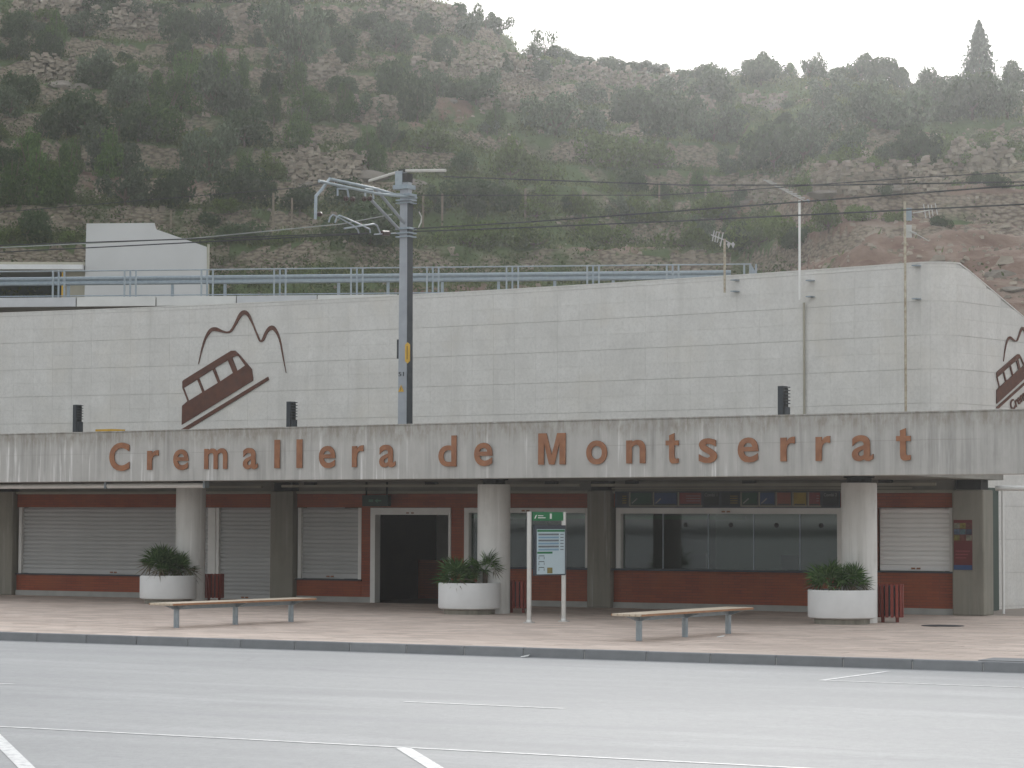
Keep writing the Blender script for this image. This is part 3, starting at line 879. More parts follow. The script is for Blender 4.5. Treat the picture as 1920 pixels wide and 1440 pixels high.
def smoothline(pts, sub=4):
    P = np.array(pts, float); out = []
    for i in range(len(P) - 1):
        p0, p1, p2, p3 = P[max(i - 1, 0)], P[i], P[i + 1], P[min(i + 2, len(P) - 1)]
        for j in range(sub):
            t = j / sub
            out.append(.5 * ((2 * p1) + (p2 - p0) * t + (2 * p0 - 5 * p1 + 4 * p2 - p3) * t * t + (3 * p1 - p0 - 3 * p2 + p3) * t ** 3))
    out.append(P[-1])
    return np.array(out)
sm_ = smoothline(mid)
up, dn = [], []
for i in range(len(sm_)):
    t = sm_[min(i + 1, len(sm_) - 1), :2] - sm_[max(i - 1, 0), :2]; t = t / np.hypot(*t); n = np.array([t[1], -t[0]])
    up.append(el(*(sm_[i, :2] + n * sm_[i, 2] * .43))); dn.append(el(*(sm_[i, :2] - n * sm_[i, 2] * .43)))
mount = up + dn[::-1]
def stand(me, y0, y1):
    co_ = np.empty(len(me.vertices) * 3); me.vertices.foreach_get('co', co_); co_ = co_.reshape(-1, 3)
    lo, hi = co_[:, 2].min(), co_[:, 2].max()
    out = np.stack([co_[:, 0], y1 + (co_[:, 2] - lo) / (hi - lo) * (y0 - y1), co_[:, 1]], 1)
    me.vertices.foreach_set('co', out.astype(np.float32).ravel()); me.update()
    me.materials.clear(); me.materials.append(MT['corten_dark'])
    return me
car_me, bar_me, mount_me = stand(curve2d([car_o] + wins, .02), -.034, -.012), stand(curve2d([bar], .02), -.034, -.012), stand(curve2d([mount], .02), -.034, -.012)
def emblem(Mx, label):
    e_ = thing('wall_emblem', label, 'emblem', Mx, 'railcar emblems on the stone wall')
    inst('railcar_plate', car_me, e_); inst('track_bar', bar_me, e_); inst('mountain_line', mount_me, e_)
    return e_
emblem(frame(EP, EA), 'rusty steel railcar and mountain emblem on the long wall face left of the mast')
RA = math.atan2(-RETD[1], RETD[0])
ulft = car_o[7][0]
# left bottom corner of the second railcar sits on the return face
best = None
for tt in np.linspace(0, 4, 400):
    q = (RET0[0] + RETD[0] * tt, RET0[1] + RETD[1] * tt)
    px = 960 + FPX * q[0] / q[1]
    if px >= 1868: best = tt; break
ES = .6
zdiff = at(1868, 757, RET0[1] + RETD[1] * best).z - car_o[7][1] * ES
e2_ = emblem(frame((RET0[0] + RETD[0] * (best - ulft * ES), RET0[1] + RETD[1] * (best - ulft * ES)), RA, zdiff) @ Matrix.Diagonal((ES, 1, ES, 1)), 'rusty steel railcar emblem on the short return face at the right edge')
txt = text_mesh('Cremallera', .012, .02)
tm = fit_mesh(txt, 0, 2.3, 0, .40, -.034, -.012)
tm.materials.clear(); tm.materials.append(MT['corten_dark'])
sl2 = math.atan2(bar[2][1] - bar[1][1], bar[2][0] - bar[1][0])
inst('lettering', tm, e2_, Matrix.Translation((bar[1][0] + 1.15, 0, bar[1][1] - .12)) @ Matrix.Rotation(-sl2, 4, 'Y'))

# ------------------------------------------------------------------ lights and box on the platform behind the fascia
for i, (px, top, lab) in enumerate(((146, 759, 'dark louvred bollard light beside the yellow box at the left'), (547, 753, 'dark louvred bollard light right of the railcar emblem'), (1470, 724, 'dark louvred bollard light in front of the tall antenna mast'))):
    u = on_plane(px, 800, (FAS_P[0] + .54, FAS_P[1] + .72), FAS_A)
    dpt = MF @ Vector((u[0], .9, 0))
    zt = at(px, top, dpt.y).z
    b_ = thing('bollard_light', lab, 'lamp', frame((dpt.x, dpt.y), FAS_A, 3.25), 'bollard lights on the canopy roof')
    hgt = zt - 3.25
    MB().box(-.085, .03, -.085, .085, 0, hgt).build('post', MT['dark_grey'], b_)
    MB().box(.031, .055, -.07, .07, 0, hgt - .04).build('lamp_core', MT['rubber'], b_)
    for q in range(6):
        MB().box(.031, .095, -.08, .08, hgt - .03 - q * .062, hgt - .012 - q * .062).build('fin', MT['dark_grey'], b_)
    MB().box(.056, .09, -.08, .08, 0, hgt - .40).build('lower_shell', MT['dark_grey'], b_)
dpt = MF @ Vector((on_plane(162, 810, FAS_P, FAS_A)[0], .75, 0))
zt = at(162, 805, dpt.y).z
yb = thing('grit_box', 'yellow box top showing above the fascia beside the left bollard light', 'box', frame((dpt.x, dpt.y), FAS_A, 3.25))
MB().box(-.24, .24, -.18, .18, 0, zt - 3.30).build('body', MT['yellow'], yb)
MB().box(-.27, .27, -.21, .21, zt - 3.298, zt - 3.25).build('lid', MT['yellow'], yb)

# ------------------------------------------------------------------ overhead line mast and wires
MAST = (-2.38, 57.0); TA = math.radians(31.8)
mast = thing('catenary_mast', 'grey steel overhead line mast with bracket arms rising behind the fascia', 'mast', frame(MAST, TA, 3.25))
ms = lambda px, py: (lambda q: (q[0], q[1] - 3.25))(on_plane(px, py, MAST, TA))
zT = at(762, 332, 57).z - 3.25
hp = MB()
wb, wt = .13, .11
for (z0, z1) in ((0, zT),):
    k0, k1 = wb, wt
    hp.add([(-k0, -.10, 0), (k0 - .012, -.10, 0), (k0 - .012, .08, 0), (-k0, .08, 0), (-k1, -.085, zT), (k1 - .012, -.085, zT), (k1 - .012, .07, zT), (-k1, .07, zT)],
           [(0, 3, 2, 1), (4, 5, 6, 7), (0, 1, 5, 4), (1, 2, 6, 5), (2, 3, 7, 6), (3, 0, 4, 7)])
hp.build('pole', MT['mast'], mast)
MB().add([(wb - .011, -.115, 0), (wb + .01, -.115, 0), (wb + .01, .10, 0), (wb - .011, .10, 0), (wt - .011, -.10, zT - .6), (wt + .01, -.10, zT - .6), (wt + .01, .085, zT - .6), (wt - .011, .085, zT - .6)],
         [(0, 3, 2, 1), (4, 5, 6, 7), (0, 1, 5, 4), (1, 2, 6, 5), (2, 3, 7, 6), (3, 0, 4, 7)]).build('pole_flange', MT['dark_grey'], mast)
# arm plane: at right angles to the track, reaching towards the camera and left
ARM = TA + math.pi / 2     # direction (cos, -sin) = (-sin TA, -cos TA)
minv = mast.matrix_world.inverted()
def ap(px, py, off=0):
    u, z = on_plane(px, py, MAST, ARM)
    w = Vector((MAST[0] + u * math.cos(ARM), MAST[1] - u * math.sin(ARM), z))
    return minv @ w + Vector((off, 0, 0))
C1 = lambda x, y: (580 + x / 8.727, 310 + y / 8.727)
def part_tube(name, pts, r, mat, par=mast, off=0, n=8, smooth=True):
    return MB().tube([ap(*C1(*p), off) for p in pts], r, n).build(name, mat, par, smooth=smooth)
part_tube('upper_arm', [(1690, 490), (1390, 478), (1080, 385), (330, 222), (205, 395), (108, 500), (98, 880)], .035, MT['galv_pale'], off=.0)
part_tube('upper_arm', [(1690, 540), (1060, 470), (300, 310), (95, 262)], .032, MT['galv_pale'], off=.10)
part_tube('stay', [(1090, 385), (1640, 1050)], .035, MT['mast'])
part_tube('stay', [(960, 580), (1400, 1045)], .035, MT['mast'], off=.1)
part_tube('hanger', [(400, 500), (400, 385), (560, 395), (580, 530)], .022, MT['galv'], off=.1)
part_tube('hanger', [(855, 510), (855, 390), (970, 405), (990, 560)], .022, MT['galv_pale'], off=.1)
for (x, y) in ((540, 550), (650, 555), (840, 555), (930, 550)):
    p = ap(*C1(x, y), .1)
    MB().lathe([(.03, -.05), (.055, -.03), (.03, -.01), (.055, .015), (.03, .05)], 12).build('insulator', MT['insul_dark'], mast, smooth=True).matrix_local = Matrix.Translation(p) @ Matrix.Rotation(math.pi / 2, 4, 'Y')
p = ap(*C1(165, 800), 0); MB().lathe([(.03, -.05), (.07, -.02), (.07, .02), (.03, .05)], 12).build('insulator', MT['insul_dark'], mast, smooth=True).matrix_local = Matrix.Translation(p)
part_tube('steady_arm', [(810, 1110), (790, 1050), (720, 985), (430, 825), (385, 805), (340, 850), (318, 930)], .018, MT['galv_pale'], off=0)
part_tube('steady_arm', [(950, 1110), (940, 1050), (800, 980), (600, 890), (440, 822), (400, 850), (370, 940)], .018, MT['galv_pale'], off=.08)
part_tube('steady_arm', [(1060, 1110), (1010, 990), (960, 965), (700, 1005), (470, 1040)], .018, MT['galv_pale'], off=.16)
part_tube('insulator', [(1190, 1110), (1300, 1115)], .055, MT['insul_dark'], n=10)
part_tube('link_rod', [(1060, 1130), (1420, 1110)], .014, MT['galv_pale'])
for (y0, y1) in ((470, 505), (560, 580), (610, 625), (1020, 1050), (1100, 1120), (1160, 1180)):
    za, zb = ap(*C1(1560, y1)).z, ap(*C1(1560, y0)).z
    MB().box(-.19, .19, -.15, .14, za, zb).build('clamp_band', MT['galv'], mast)
zz = ap(*C1(1560, 350)).z
MB().box(-.26, .14, -.16, .16, zz - .05, zz + .04).build('cross_plate', MT['galv'], mast)
MB().box(-.24, -.05, -.10, .10, zz + .041, zz + .36).build('head_box', MT['galv_pale'], mast)
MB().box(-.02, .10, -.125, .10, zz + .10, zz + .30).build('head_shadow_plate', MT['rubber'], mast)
zi = zz + .37
MB().tube([(-.16, 0, zi), (-.95, -.10, zi - .18)], .032, 8).build('long_insulator', MT['insul'], mast, smooth=True)
MB().tube([(-.08, 0, zi), (1.02, .05, zi - .06)], .034, 8).build('long_insulator', MT['insul'], mast, smooth=True)
MB().box(-.18, -.02, -.06, .06, zi - .03, zi + .035).build('insulator_clamp', MT['rubber'], mast)
part_tube('jumper_cable', [(1700, 770), (1740, 850), (1730, 940), (1690, 1020)], .014, MT['insul'], off=.16)
# plates on the mast
z0, z1 = ms(768, 682)[1], ms(768, 643)[1]
MB().prism([(.09, z0 + .05), (.15, z0), (.21, z0 + .05), (.21, z1 - .05), (.15, z1), (.09, z1 - .05)], -.15, -.125).build('yellow_plate', MT['yellow'], mast)
MB().box(.135, .165, -.154, -.1505, z0 + .09, z1 - .08).build('plate_print', M('plate_ochre', (.30, .17, .02), None, 5, .5, bump=0), mast)
z0, z1 = ms(750, 673)[1], ms(750, 637)[1]
MB().box(-.165, -.132, -.10, .04, z0, z1).build('side_plate', MT['dark_grey'], mast)
z0, z1 = ms(753, 735)[1], ms(753, 722)[1]
MB().prism([(-.115, z0), (.035, z0), (-.04, z1)], -.112, -.102).build('warning_plate', MT['yellow'], mast)
MB().prism([(-.055, z0 + .02), (-.03, z0 + .06), (-.04, z0 + .06), (-.025, z1 - .03), (-.055, z0 + .07), (-.045, z0 + .07)], -.116, -.1125).build('warning_bolt', MT['ink'], mast)
z0, z1 = ms(753, 706)[1], ms(753, 698)[1]
nm = fit_mesh(text_mesh('51', .01, .01), -.115, .03, z0, z1, -.106, -.102); nm.materials.clear(); nm.materials.append(MT['ink']); inst('mast_number', nm, mast)

def wire(pts, r, lab, off=0.0, mat='wire', sag=.0):
    """pts: picture points on the vertical plane along the track, off metres in front of the mast"""
    P0 = (MAST[0] - math.sin(TA) * off, MAST[1] - math.cos(TA) * off)
    q = []
    for (x, y) in pts:
        u, z = on_plane(x, y, P0, TA)
        q.append(Vector((P0[0] + u * math.cos(TA), P0[1] - u * math.sin(TA), z)))
    out = []
    for a_, b_ in zip(q[:-1], q[1:]):
        for i in range(8):
            t = i / 8
            p = a_.lerp(b_, t); p.z -= sag * 4 * t * (1 - t)
            out.append(p)
    out.append(q[-1])
    o = MB().tube(out, r, 6).build('overhead_wire', MT[mat], smooth=True)
    return tag(o, lab, 'wire', 'overhead wires along the track')
wire([(-260, 470), (0, 460), (640, 438.5), (690, 437)], .014, 'upper dark wire of the pair running left from the mast', .55)
wire([(-260, 484), (0, 473), (640, 440.5), (692, 438)], .014, 'lower dark wire of the pair running left from the mast', .8)
wire([(-200, 474), (360, 447), (640, 420), (735, 402)], .012, 'pale thin wire sloping down left from the mast arm', .2, 'wire_pale')
wire([(776, 429), (1000, 415.5), (1280, 395), (1920, 347), (2200, 325)], .015, 'dark wire rising right from the mast, upper of the lower pair', .2)
wire([(776, 434), (1000, 426), (1280, 414), (1920, 383), (2200, 368)], .015, 'lowest dark wire rising right across the antenna masts', .4)
wire([(832, 331), (1280, 347), (1560, 347), (1920, 341), (2200, 334)], .013, 'dark wire running right from the pale insulator on the mast top', 0)
wire([(776, 366), (1240, 366), (1400, 356), (1713, 333), (1920, 322), (2200, 305)], .010, 'thin faint wire above the antenna tips on the right', -.4)
wire([(660, 334), (560, 352), (323, 371), (0, 398), (-200, 412)], .009, 'thin faint wire running left from the mast top insulator', 0)

# ------------------------------------------------------------------ television antennas
def wall_near(px):
    S = np.linspace(-10, 10, 4001); D = np.array([wall_d(s) for s in S]); i = np.argmin(abs(960 + FPX * S / D - px))
    e_ = math.atan(-(wall_d(S[i] + .05) - wall_d(S[i] - .05)) / .1)
    return S[i] - .28 * math.sin(e_), D[i] - .28 * math.cos(e_), e_
def pt(px, py, d): return at(px, py, d)
def antenna(px, ytop, ybot, lab, build, mat, low=None, r=.028, wallpipe=None):
    s, d, e_ = wall_near(px)
    z0, z1 = at(px, ybot, d).z, at(px, ytop, d).z
    a_ = thing('antenna_mast', lab, 'antenna', Matrix.Translation((s, d, z0)), 'antenna masts on the stone wall')
    MB().tube([(0, 0, 0), (0, 0, z1 - z0)], r, 10).build('mast_tube', mat, a_, smooth=True)
    build(a_, lambda x, y, dd=0: Vector(at(x, y, d + dd)) - Vector((s, d, z0)), e_)
    return a_, s, d, z0, e_
def brackets(a_, L, e_, pts):
    for (x, y) in pts:
        p = L(x, y)
        MB().box(-.03, .10, -.012, .27, -.012, .012, Matrix.Translation(p) @ Matrix.Rotation(-e_, 4, 'Z')).build('wall_bracket', MT['galv'], a_)
def b1(a_, L, e_):
    C = lambda x, y: (1280 + x / 6.26, 330 + y / 6.26)
    brackets(a_, L, e_, [C(575, 1220), C(575, 1352)])
    MB().tube([L(*C(575, 800)), L(*C(490, 750)), L(*C(335, 690))], .014, 6).build('boom', MT['alu'], a_)
    for (x0, y0, x1, y1) in ((372, 640, 348, 765), (475, 665, 440, 825)):
        MB().tube([L(*C(x0, y0)), L(*C(x1, y1))], .013, 6).build('element', MT['alu'], a_)
    MB().tube([L(*C(395, 655)), L(*C(430, 660)), L(*C(408, 780)), L(*C(378, 770)), L(*C(395, 655))], .012, 6, cap=False).build('folded_dipole', MT['alu'], a_)
    for dx in (-30, 22):
        MB().add([tuple(L(*C(570 + dx - 24, 800), .03)), tuple(L(*C(570 + dx, 850), .03)), tuple(L(*C(570 + dx + 22, 800), .03)), tuple(L(*C(570 + dx, 770), .03))] + [tuple(L(*C(570 + dx - 24, 800), .05)), tuple(L(*C(570 + dx, 850), .05)), tuple(L(*C(570 + dx + 22, 800), .05)), tuple(L(*C(570 + dx, 770), .05))],
                 [(0, 1, 2, 3), (7, 6, 5, 4), (0, 4, 5, 1), (1, 5, 6, 2), (2, 6, 7, 3), (3, 7, 4, 0)]).build('reflector_plate', MT['alu'], a_)
antenna(1372, 448, 549, 'short antenna mast with small barred aerial at the railing end', b1, MT['rust_tube'])
def b2(a_, L, e_):
    C = lambda x, y: (1280 + x / 6.26, 330 + y / 6.26)
    brackets(a_, L, e_, [C(1460, 1225), C(1460, 1415)])
    MB().tube([L(*C(1470, 300)), L(*C(1410, 280)), L(*C(985, 62), -1.0)], .014, 6).build('boom', MT['alu'], a_)
    for i in range(9):
        x = 1000 + i * 48; y = 70 + i * 24.5
        p = L(*C(x, y), -1.0 + i * .115)
        MB().tube([p + Vector((-.10, .02, .045)), p + Vector((.10, -.02, .01))], .010, 6).build('element', MT['alu'], a_)
    MB().tube([L(*C(1455, 285)), L(*C(1490, 300))], .03, 8).build('clamp', MT['galv'], a_)
antenna(1513, 376, 562, 'tallest white antenna mast with long slanted comb aerial', b2, MT['white_metal'])
def b3(a_, L, e_):
    C = lambda x, y: (1680 + x / 9, 360 + y / 9)
    MB().tube([L(*C(285, 350)), L(*C(420, 335)), L(*C(720, 270))], .013, 6).build('boom', MT['alu'], a_)
    for (x0, y0, x1, y1) in ((465, 210, 505, 440), (540, 215, 575, 440), (595, 215, 625, 400), (660, 190, 700, 380)):
        MB().tube([L(*C(x0, y0)), L(*C(x1, y1))], .012, 6).build('element', MT['alu'], a_)
    for (x, y, mt_) in ((205, 660, 'alu'), (205, 375, 'galv')):
        MB().box(-.10, .08, 0, .02, -.14, .14, Matrix.Translation(L(*C(x, y), .05))).build('reflector_plate', MT[mt_], a_)
    MB().tube([L(*C(230, 660)), L(*C(350, 710))], .022, 6).build('cross_arm', MT['alu'], a_)
    MB().tube([L(*C(350, 710)), L(*C(560, 830))], .008, 6).build('boom', MT['alu'], a_)
    brackets(a_, L, e_, [C(285, 1240), (1712, 560)])
antenna(1712, 378, 772, 'stained antenna mast reaching the fascia beside the rounded wall corner', b3, MT['rust_tube'], r=.03)
s_, d_, e_ = wall_near(1513)
o = MB().tube([(s_ + .12, d_ + .2, 3.3), (s_ + .12, d_ + .2, at(1513, 566, d_).z)], .028, 8).build('cable_duct', MT['tan'], smooth=True)
tag(o, 'beige cable duct running down the wall below the tallest antenna mast', 'pipe')

# ------------------------------------------------------------------ road on the bank behind the wall: deck, parapet, railing, guard rail
def rd(s): return 90 - .14 * (s + 18)
deck = MB()
deck.slab([(-45, rd(-45) + .1), (9.5, rd(9.5) + .1), (9.5, 98), (-45, 100)], 9.34, 9.66)
tag(deck.build('road_deck', MT['soffit']), 'concrete road deck on the bank behind the stone wall', kind='structure')
MB().slab([(-45, rd(-45) + 4), (9.5, rd(9.5) + 4), (9.5, 97), (-45, 99)], 2, 9.33).build('bank_wall', MT['soffit'])
tag(bpy.data.objects['bank_wall'], 'dark retaining wall under the road deck', kind='structure')
par = thing('road_parapet', 'white concrete edge beam under the grey railing, in long segments', 'parapet')
xs = [-500, -170, 140, 290, 441, 593, 745, 900, 1060, 1220, 1400]
for i, (xa, xb) in enumerate(zip(xs[:-1], xs[1:])):
    sa = (xa - 960) / FPX * 90; sb = (xb - 960) / FPX * 90
    sa *= rd(sa) / 90; sb *= rd(sb) / 90
    MB().slab([(sa + .02, rd(sa)), (sb - .02, rd(sb)), (sb - .02, rd(sb) + .25), (sa + .02, rd(sa) + .25)], 9.36, 9.685).build('edge_panel', M('edge_panel_%d' % i, *(((.66, .66, .63), (.56, .56, .54)) if i % 3 != 1 else ((.55, .56, .57), (.46, .47, .48))), 1.5), par)
rl = thing('railing', 'grey galvanised railing with triple posts along the road above the wall', 'railing')
se = (1410 - 960) / FPX * rd(8)
zt_ = lambda s: 10.62
MB().tube([(-30, rd(-30) + .1, 10.62), (se, rd(se) + .1, 10.62)], .024, 8).build('top_rail', MT['galv_pale'], rl, smooth=True)
MB().tube([(-30, rd(-30) + .1, 9.74), (se, rd(se) + .1, 9.74)], .02, 8).build('bottom_rail', MT['galv'], rl, smooth=True)
for px in (-330, -180, -40, 105, 240, 385, 522, 667, 810, 960, 1112, 1262, 1408):
    for k_ in (-11, 0, 11):
        s = (px + k_ - 960) / FPX * rd((px - 960) / FPX * 88)
        MB().box(s - .03, s + .03, rd(s) + .07, rd(s) + .13, 9.66, 10.62 if k_ else 10.60).build('post', MT['galv_pale'] if k_ else MT['galv'], rl)
MB().prism([(se, 9.9), (se + .42, 9.9), (se, 10.60)], rd(se) + .09, rd(se) + .11).build('end_gusset', MT['galv'], rl)
gr = thing('guard_rail', 'grey corrugated steel crash barrier on posts behind the railing', 'guard rail')
def gd(s): return rd(s) + 1.1
prof = [(0, -.155), (-.05, -.12), (-.05, -.06), (0, 0), (-.05, .06), (-.05, .12), (0, .155)]
n_ = len(prof); vs, fs = [], []
for s in (-30, se - .6):
    vs += [(s, gd(s) + y, 10.36 + z) for (y, z) in prof]
    vs += [(s, gd(s) + y + .012, 10.36 + z) for (y, z) in prof]
for j in range(n_ - 1):
    fs += [(j, j + 2 * n_, j + 1 + 2 * n_, j + 1), (j + n_, j + n_ + 1, j + 3 * n_ + 1, j + 3 * n_)]
MB().add(vs, fs).build('beam', MT['galv'], gr)
for px in (-300, -170, -60, 124, 320, 419, 633, 726, 828, 934, 1040, 1150, 1300):
    s = (px - 960) / FPX * gd((px - 960) / FPX * 89)
    MB().box(s - .05, s + .05, gd(s) + .02, gd(s) + .12, 9.66, 10.50).build('post', MT['galv'], gr)

# pale concrete block and low flat-roofed shelter beyond the railing
BD = 96.0
def bp(x, y): q = at(x, y, BD); return (q.x, q.z)
blk = thing('concrete_block', 'pale windowless concrete block with a sloping shoulder beyond the railing', 'building', Matrix.Translation((0, BD, 0)))
lean(MB().prism([bp(158, 575), bp(388, 575), bp(388, 463), bp(293, 430), bp(290, 418), bp(162, 419)], 0, 6).build('block_body', M('block_concrete', (.56, .56, .55), (.50, .50, .49), .6, .9, bscale=30), blk), .16)
MB().box(bp(388, 560)[0], bp(391.5, 560)[0], -.05, .12, bp(390, 560)[1], bp(390, 458)[1]).build('corner_strip', MT['beige'], blk)
shl = thing('flat_roofed_shelter', 'low shelter with white flat roof edge left of the concrete block', 'building', Matrix.Translation((0, BD, 0)))
x0, x1 = bp(-300, 500)[0], bp(157, 500)[0]
MB().box(x0, x1, -.3, 5, bp(0, 506)[1], bp(0, 497)[1]).build('roof_edge', MT['white_render'], shl)
MB().box(x0, x1, .2, 5, bp(0, 497)[1] + .003, bp(0, 490)[1]).build('roof_gravel_stop', MT['beige'], shl)
MB().box(x0, x1, 3.0, 3.2, 9.6, bp(0, 506)[1] - .005).build('back_wall', MT['interior'], shl)
MB().box(bp(119, 530)[0], x1, .3, .5, 9.66, bp(0, 506)[1] - .004).build('side_panel', MT['beige'], shl)
MB().box(bp(115.5, 530)[0], bp(118.5, 530)[0], -.02, .5, 9.66, bp(0, 506)[1] - .004).build('yellow_post', MT['yellow'], shl)

# ------------------------------------------------------------------ forecourt furniture
# benches: timber top on three steel legs, at right angles to the kerb
def bench(p0, p1, lab):
    a, b = Vector(p0), Vector(p1)
    ang = math.atan2(b.y - a.y, b.x - a.x); L = (b - a).length
    mid_ = (a + b) / 2
    t = thing('bench', lab, 'bench', Matrix.Translation((mid_.x, mid_.y, 0)) @ Matrix.Rotation(ang, 4, 'Z'), 'benches on the forecourt')
    for x in (-L / 2, 0, L / 2):
        MB().tube([(x, 0, 0), (x, 0, .33)], .052, 14).build('leg', MT['galv_pale'], t, smooth=True)
    E = L / 2 + .42
    MB().prism([(-E + .12, .40), (E - .12, .40), (L / 2 + .05, .33), (-L / 2 - .05, .33)][::-1], -.03, .03).build('spine_beam', MT['galv'], t)
    for x in (-L / 2, 0, L / 2):
        MB().add([(x - .02, -.28, .405), (x + .02, -.28, .405), (x + .02, .28, .405), (x - .02, .28, .405), (x - .02, -.05, .325), (x + .02, -.05, .325), (x + .02, .05, .325), (x - .02, .05, .325)],
                 [(0, 1, 2, 3), (7, 6, 5, 4), (0, 4, 5, 1), (1, 5, 6, 2), (2, 6, 7, 3), (3, 7, 4, 0)]).build('bracket', MT['galv'], t)
    for i in range(5):
        y = -.275 + i * .11
        MB().box(-E, E, y + .004, y + .106, .41, .452).build('slat', MT['wood'] if 0 < i < 4 else MT['wood_edge'] if False else MT['wood'], t, bevel=.006)
    for y in (-.287, .277):
        MB().box(-E, E, y, y + .01, .415, .447).build('edge_strip', MT['wood_edge'], t)
bench((-6.04, 46.35), (-4.21, 49.1), 'timber-topped bench on three steel legs in front of the left shutters')
bench((2.09, 42.0), (3.78, 44.75), 'timber-topped bench on three steel legs in front of the ticket window')

# planters with fan palms
def frond_mesh(nm, mat, nleaf=17, droop=.25):
    m = MB()
    m.tube([(0, 0, 0), (.14, 0, .02), (.27, 0, .02)], .006, 4, .004)
    for i in range(nleaf):
        a = math.radians(-112 + 224 * i / (nleaf - 1))
        L = .31 * (1 - .18 * abs(a) / 2) * random.uniform(.85, 1.12)
        o = Vector((.27, 0, .02))
        dx, dy = math.cos(a), math.sin(a)
        tip = o + Vector((dx * L, dy * L, .08 * random.random() - droop * L))
        midp = o + (tip - o) * .5 + Vector((0, 0, .03))
        w = Vector((-dy, dx, 0)) * .013 + Vector((0, 0, random.uniform(-.008, .008)))
        m.add([tuple(o), tuple(midp - w), tuple(tip), tuple(midp + w)], [(0, 1, 2, 3)])
    return m.mesh(nm, mat)
FR = [frond_mesh('frond', MT['palm']) for _ in range(4)]
FD = [frond_mesh('frond', MT['palm_dry'], 11, .9) for _ in range(2)]
def planter(c, lab, plab, clumps):
    t = thing('planter', lab, 'planter', Matrix.Translation((c[0], c[1], 0)), 'round white planters')
    MB().lathe([(.53, 0), (.53, .105)], 40).build('base_ring', MT['pillar'], t, smooth=True)
    MB().lathe([(.60, .105), (.64, .125), (.65, .16), (.65, .63), (.64, .65), (.60, .65), (.595, .60)], 48).build('bowl', MT['white_render'], t, smooth=True)
    MB().lathe([(.59, .58), (.59, .605), (.3, .62)], 32).build('soil', MT['soil'], t)
    p = thing('fan_palm', plab, 'palm', Matrix.Translation((c[0], c[1], .61)), 'fan palms in the planters')
    for (x, y, h, n, sc, dry) in clumps:
        if h > .05: MB().tube([(x, y, 0), (x + .01, y, h)], .05, 8, .06).build('trunk', MT['bark'], p)
        for i in range(n):
            az = i * 2.399 + random.uniform(-.2, .2)
            el_ = random.uniform(.1, 1.5) if i > n * .25 else random.uniform(.0, .4)
            k_ = sc * random.uniform(.8, 1.1)
            Mx = Matrix.Translation((x, y, h)) @ Matrix.Rotation(az, 4, 'Z') @ Matrix.Rotation(-el_, 4, 'Y') @ Matrix.Rotation(random.uniform(-.9, .9), 4, 'X') @ Matrix.Scale(k_, 4)
            inst('frond', random.choice(FD if i < dry else FR), p, Mx)
planter((-7.92, 59.25), 'white round planter against the leftmost round column', 'dense rounded fan palm with grey dry fronds in the left planter', [(-.15, -.1, .16, 34, 1.2, 5), (.22, .05, .06, 24, 1.0, 7), (-.05, -.25, .02, 12, .8, 5)])
planter((-.87, 53.48), 'white round planter against the middle column beside the doorway', 'low spreading fan palms in the middle planter', [(-.30, -.1, .03, 30, 1.05, 4), (.02, -.2, .0, 9, .7, 3), (.32, .0, .26, 22, .9, 2)])
planter((6.33, 49.16), 'white round planter against the right column beside the white shutter', 'pair of bushy fan palms in the right planter', [(-.22, -.1, .12, 30, 1.1, 2), (.20, -.08, .10, 20, .88, 4)])

# red slatted bins
def bin_(c, ang, h, lab, w=.44):
    t = thing('litter_bin', lab, 'bin', Matrix.Translation((c[0], c[1], 0)) @ Matrix.Rotation(ang, 4, 'Z'), 'red slatted bins')
    for x in (-w * .28, w * .28):
        MB().box(x - .03, x + .03, -.03, .03, 0, .16).build('leg', MT['red_paint'], t)
    MB().lathe([(w * .40, .13), (w * .42, h - .03)], 20).build('liner', MT['dark_grey'], t)
    n = 16
    me = MB().box(-.030, .030, -.012, .012, .10, h).mesh('slat', MT['red_paint'])
    for i in range(n):
        a = 2 * math.pi * i / n
        inst('slat', me, t, Matrix.Translation((w / 2 * math.cos(a), w / 2 * math.sin(a), 0)) @ Matrix.Rotation(a + math.pi / 2, 4, 'Z'))
    m = MB()
    m.lathe([(w / 2 - .012, h - .07), (w / 2 - .012, h - .04)], 24)
    m.build('hoop', MT['dark_grey'], t)
    MB().box(-w / 2 - .10, -w / 2 - .055, -.025, .025, 0, h - .08).build('support_post', MT['red_paint'], t)
bin_((-6.98, 60.3), 0, .66, 'red slatted litter bin between the left planter and the bench')
bin_((.13, 54.2), 0, .68, 'red slatted litter bin beside the timetable sign')
bin_((7.36, 49.9), 0, .74, 'red slatted litter bin right of the right planter', .50)

# timetable sign between two steel posts
A_, B_ = Vector((.341, 48.95)), Vector((1.014, 49.6))
ang = math.atan2(B_.y - A_.y, B_.x - A_.x); LW = (B_ - A_).length
ts = thing('timetable_sign', 'free-standing timetable board with green header between two steel posts', 'sign', Matrix.Translation((A_.x, A_.y, 0)) @ Matrix.Rotation(ang, 4, 'Z'))
for x in (0, LW):
    MB().tube([(x, 0, 0), (x, 0, 2.12)], .045, 16).build('post', MT['stainless'], ts, smooth=True)
    MB().lathe([(.11, 0), (.11, .02), (.06, .028), (.05, .06)], 20, (x, 0)).build('foot_plate', MT['stainless'], ts, smooth=True)
hd = MB().box(.06, LW - .05, -.03, .03, 1.95, 2.115).build('header', MT['signgreen'], ts)
m = MB().prism([(.10, 1.99), (.13, 1.985), (.17, 2.06), (.14, 2.05)], -.034, -.0305).box(.20, .34, -.034, -.0305, 2.035, 2.05).box(.20, .40, -.034, -.0305, 1.995, 2.012).box(.52, .57, -.034, -.0305, 1.985, 2.085)
m.build('header_print', MT['white_print'], hd)
bo = MB().box(.075, LW - .02, -.075, -.02, .90, 1.86).build('board', MT['signdark'], ts)
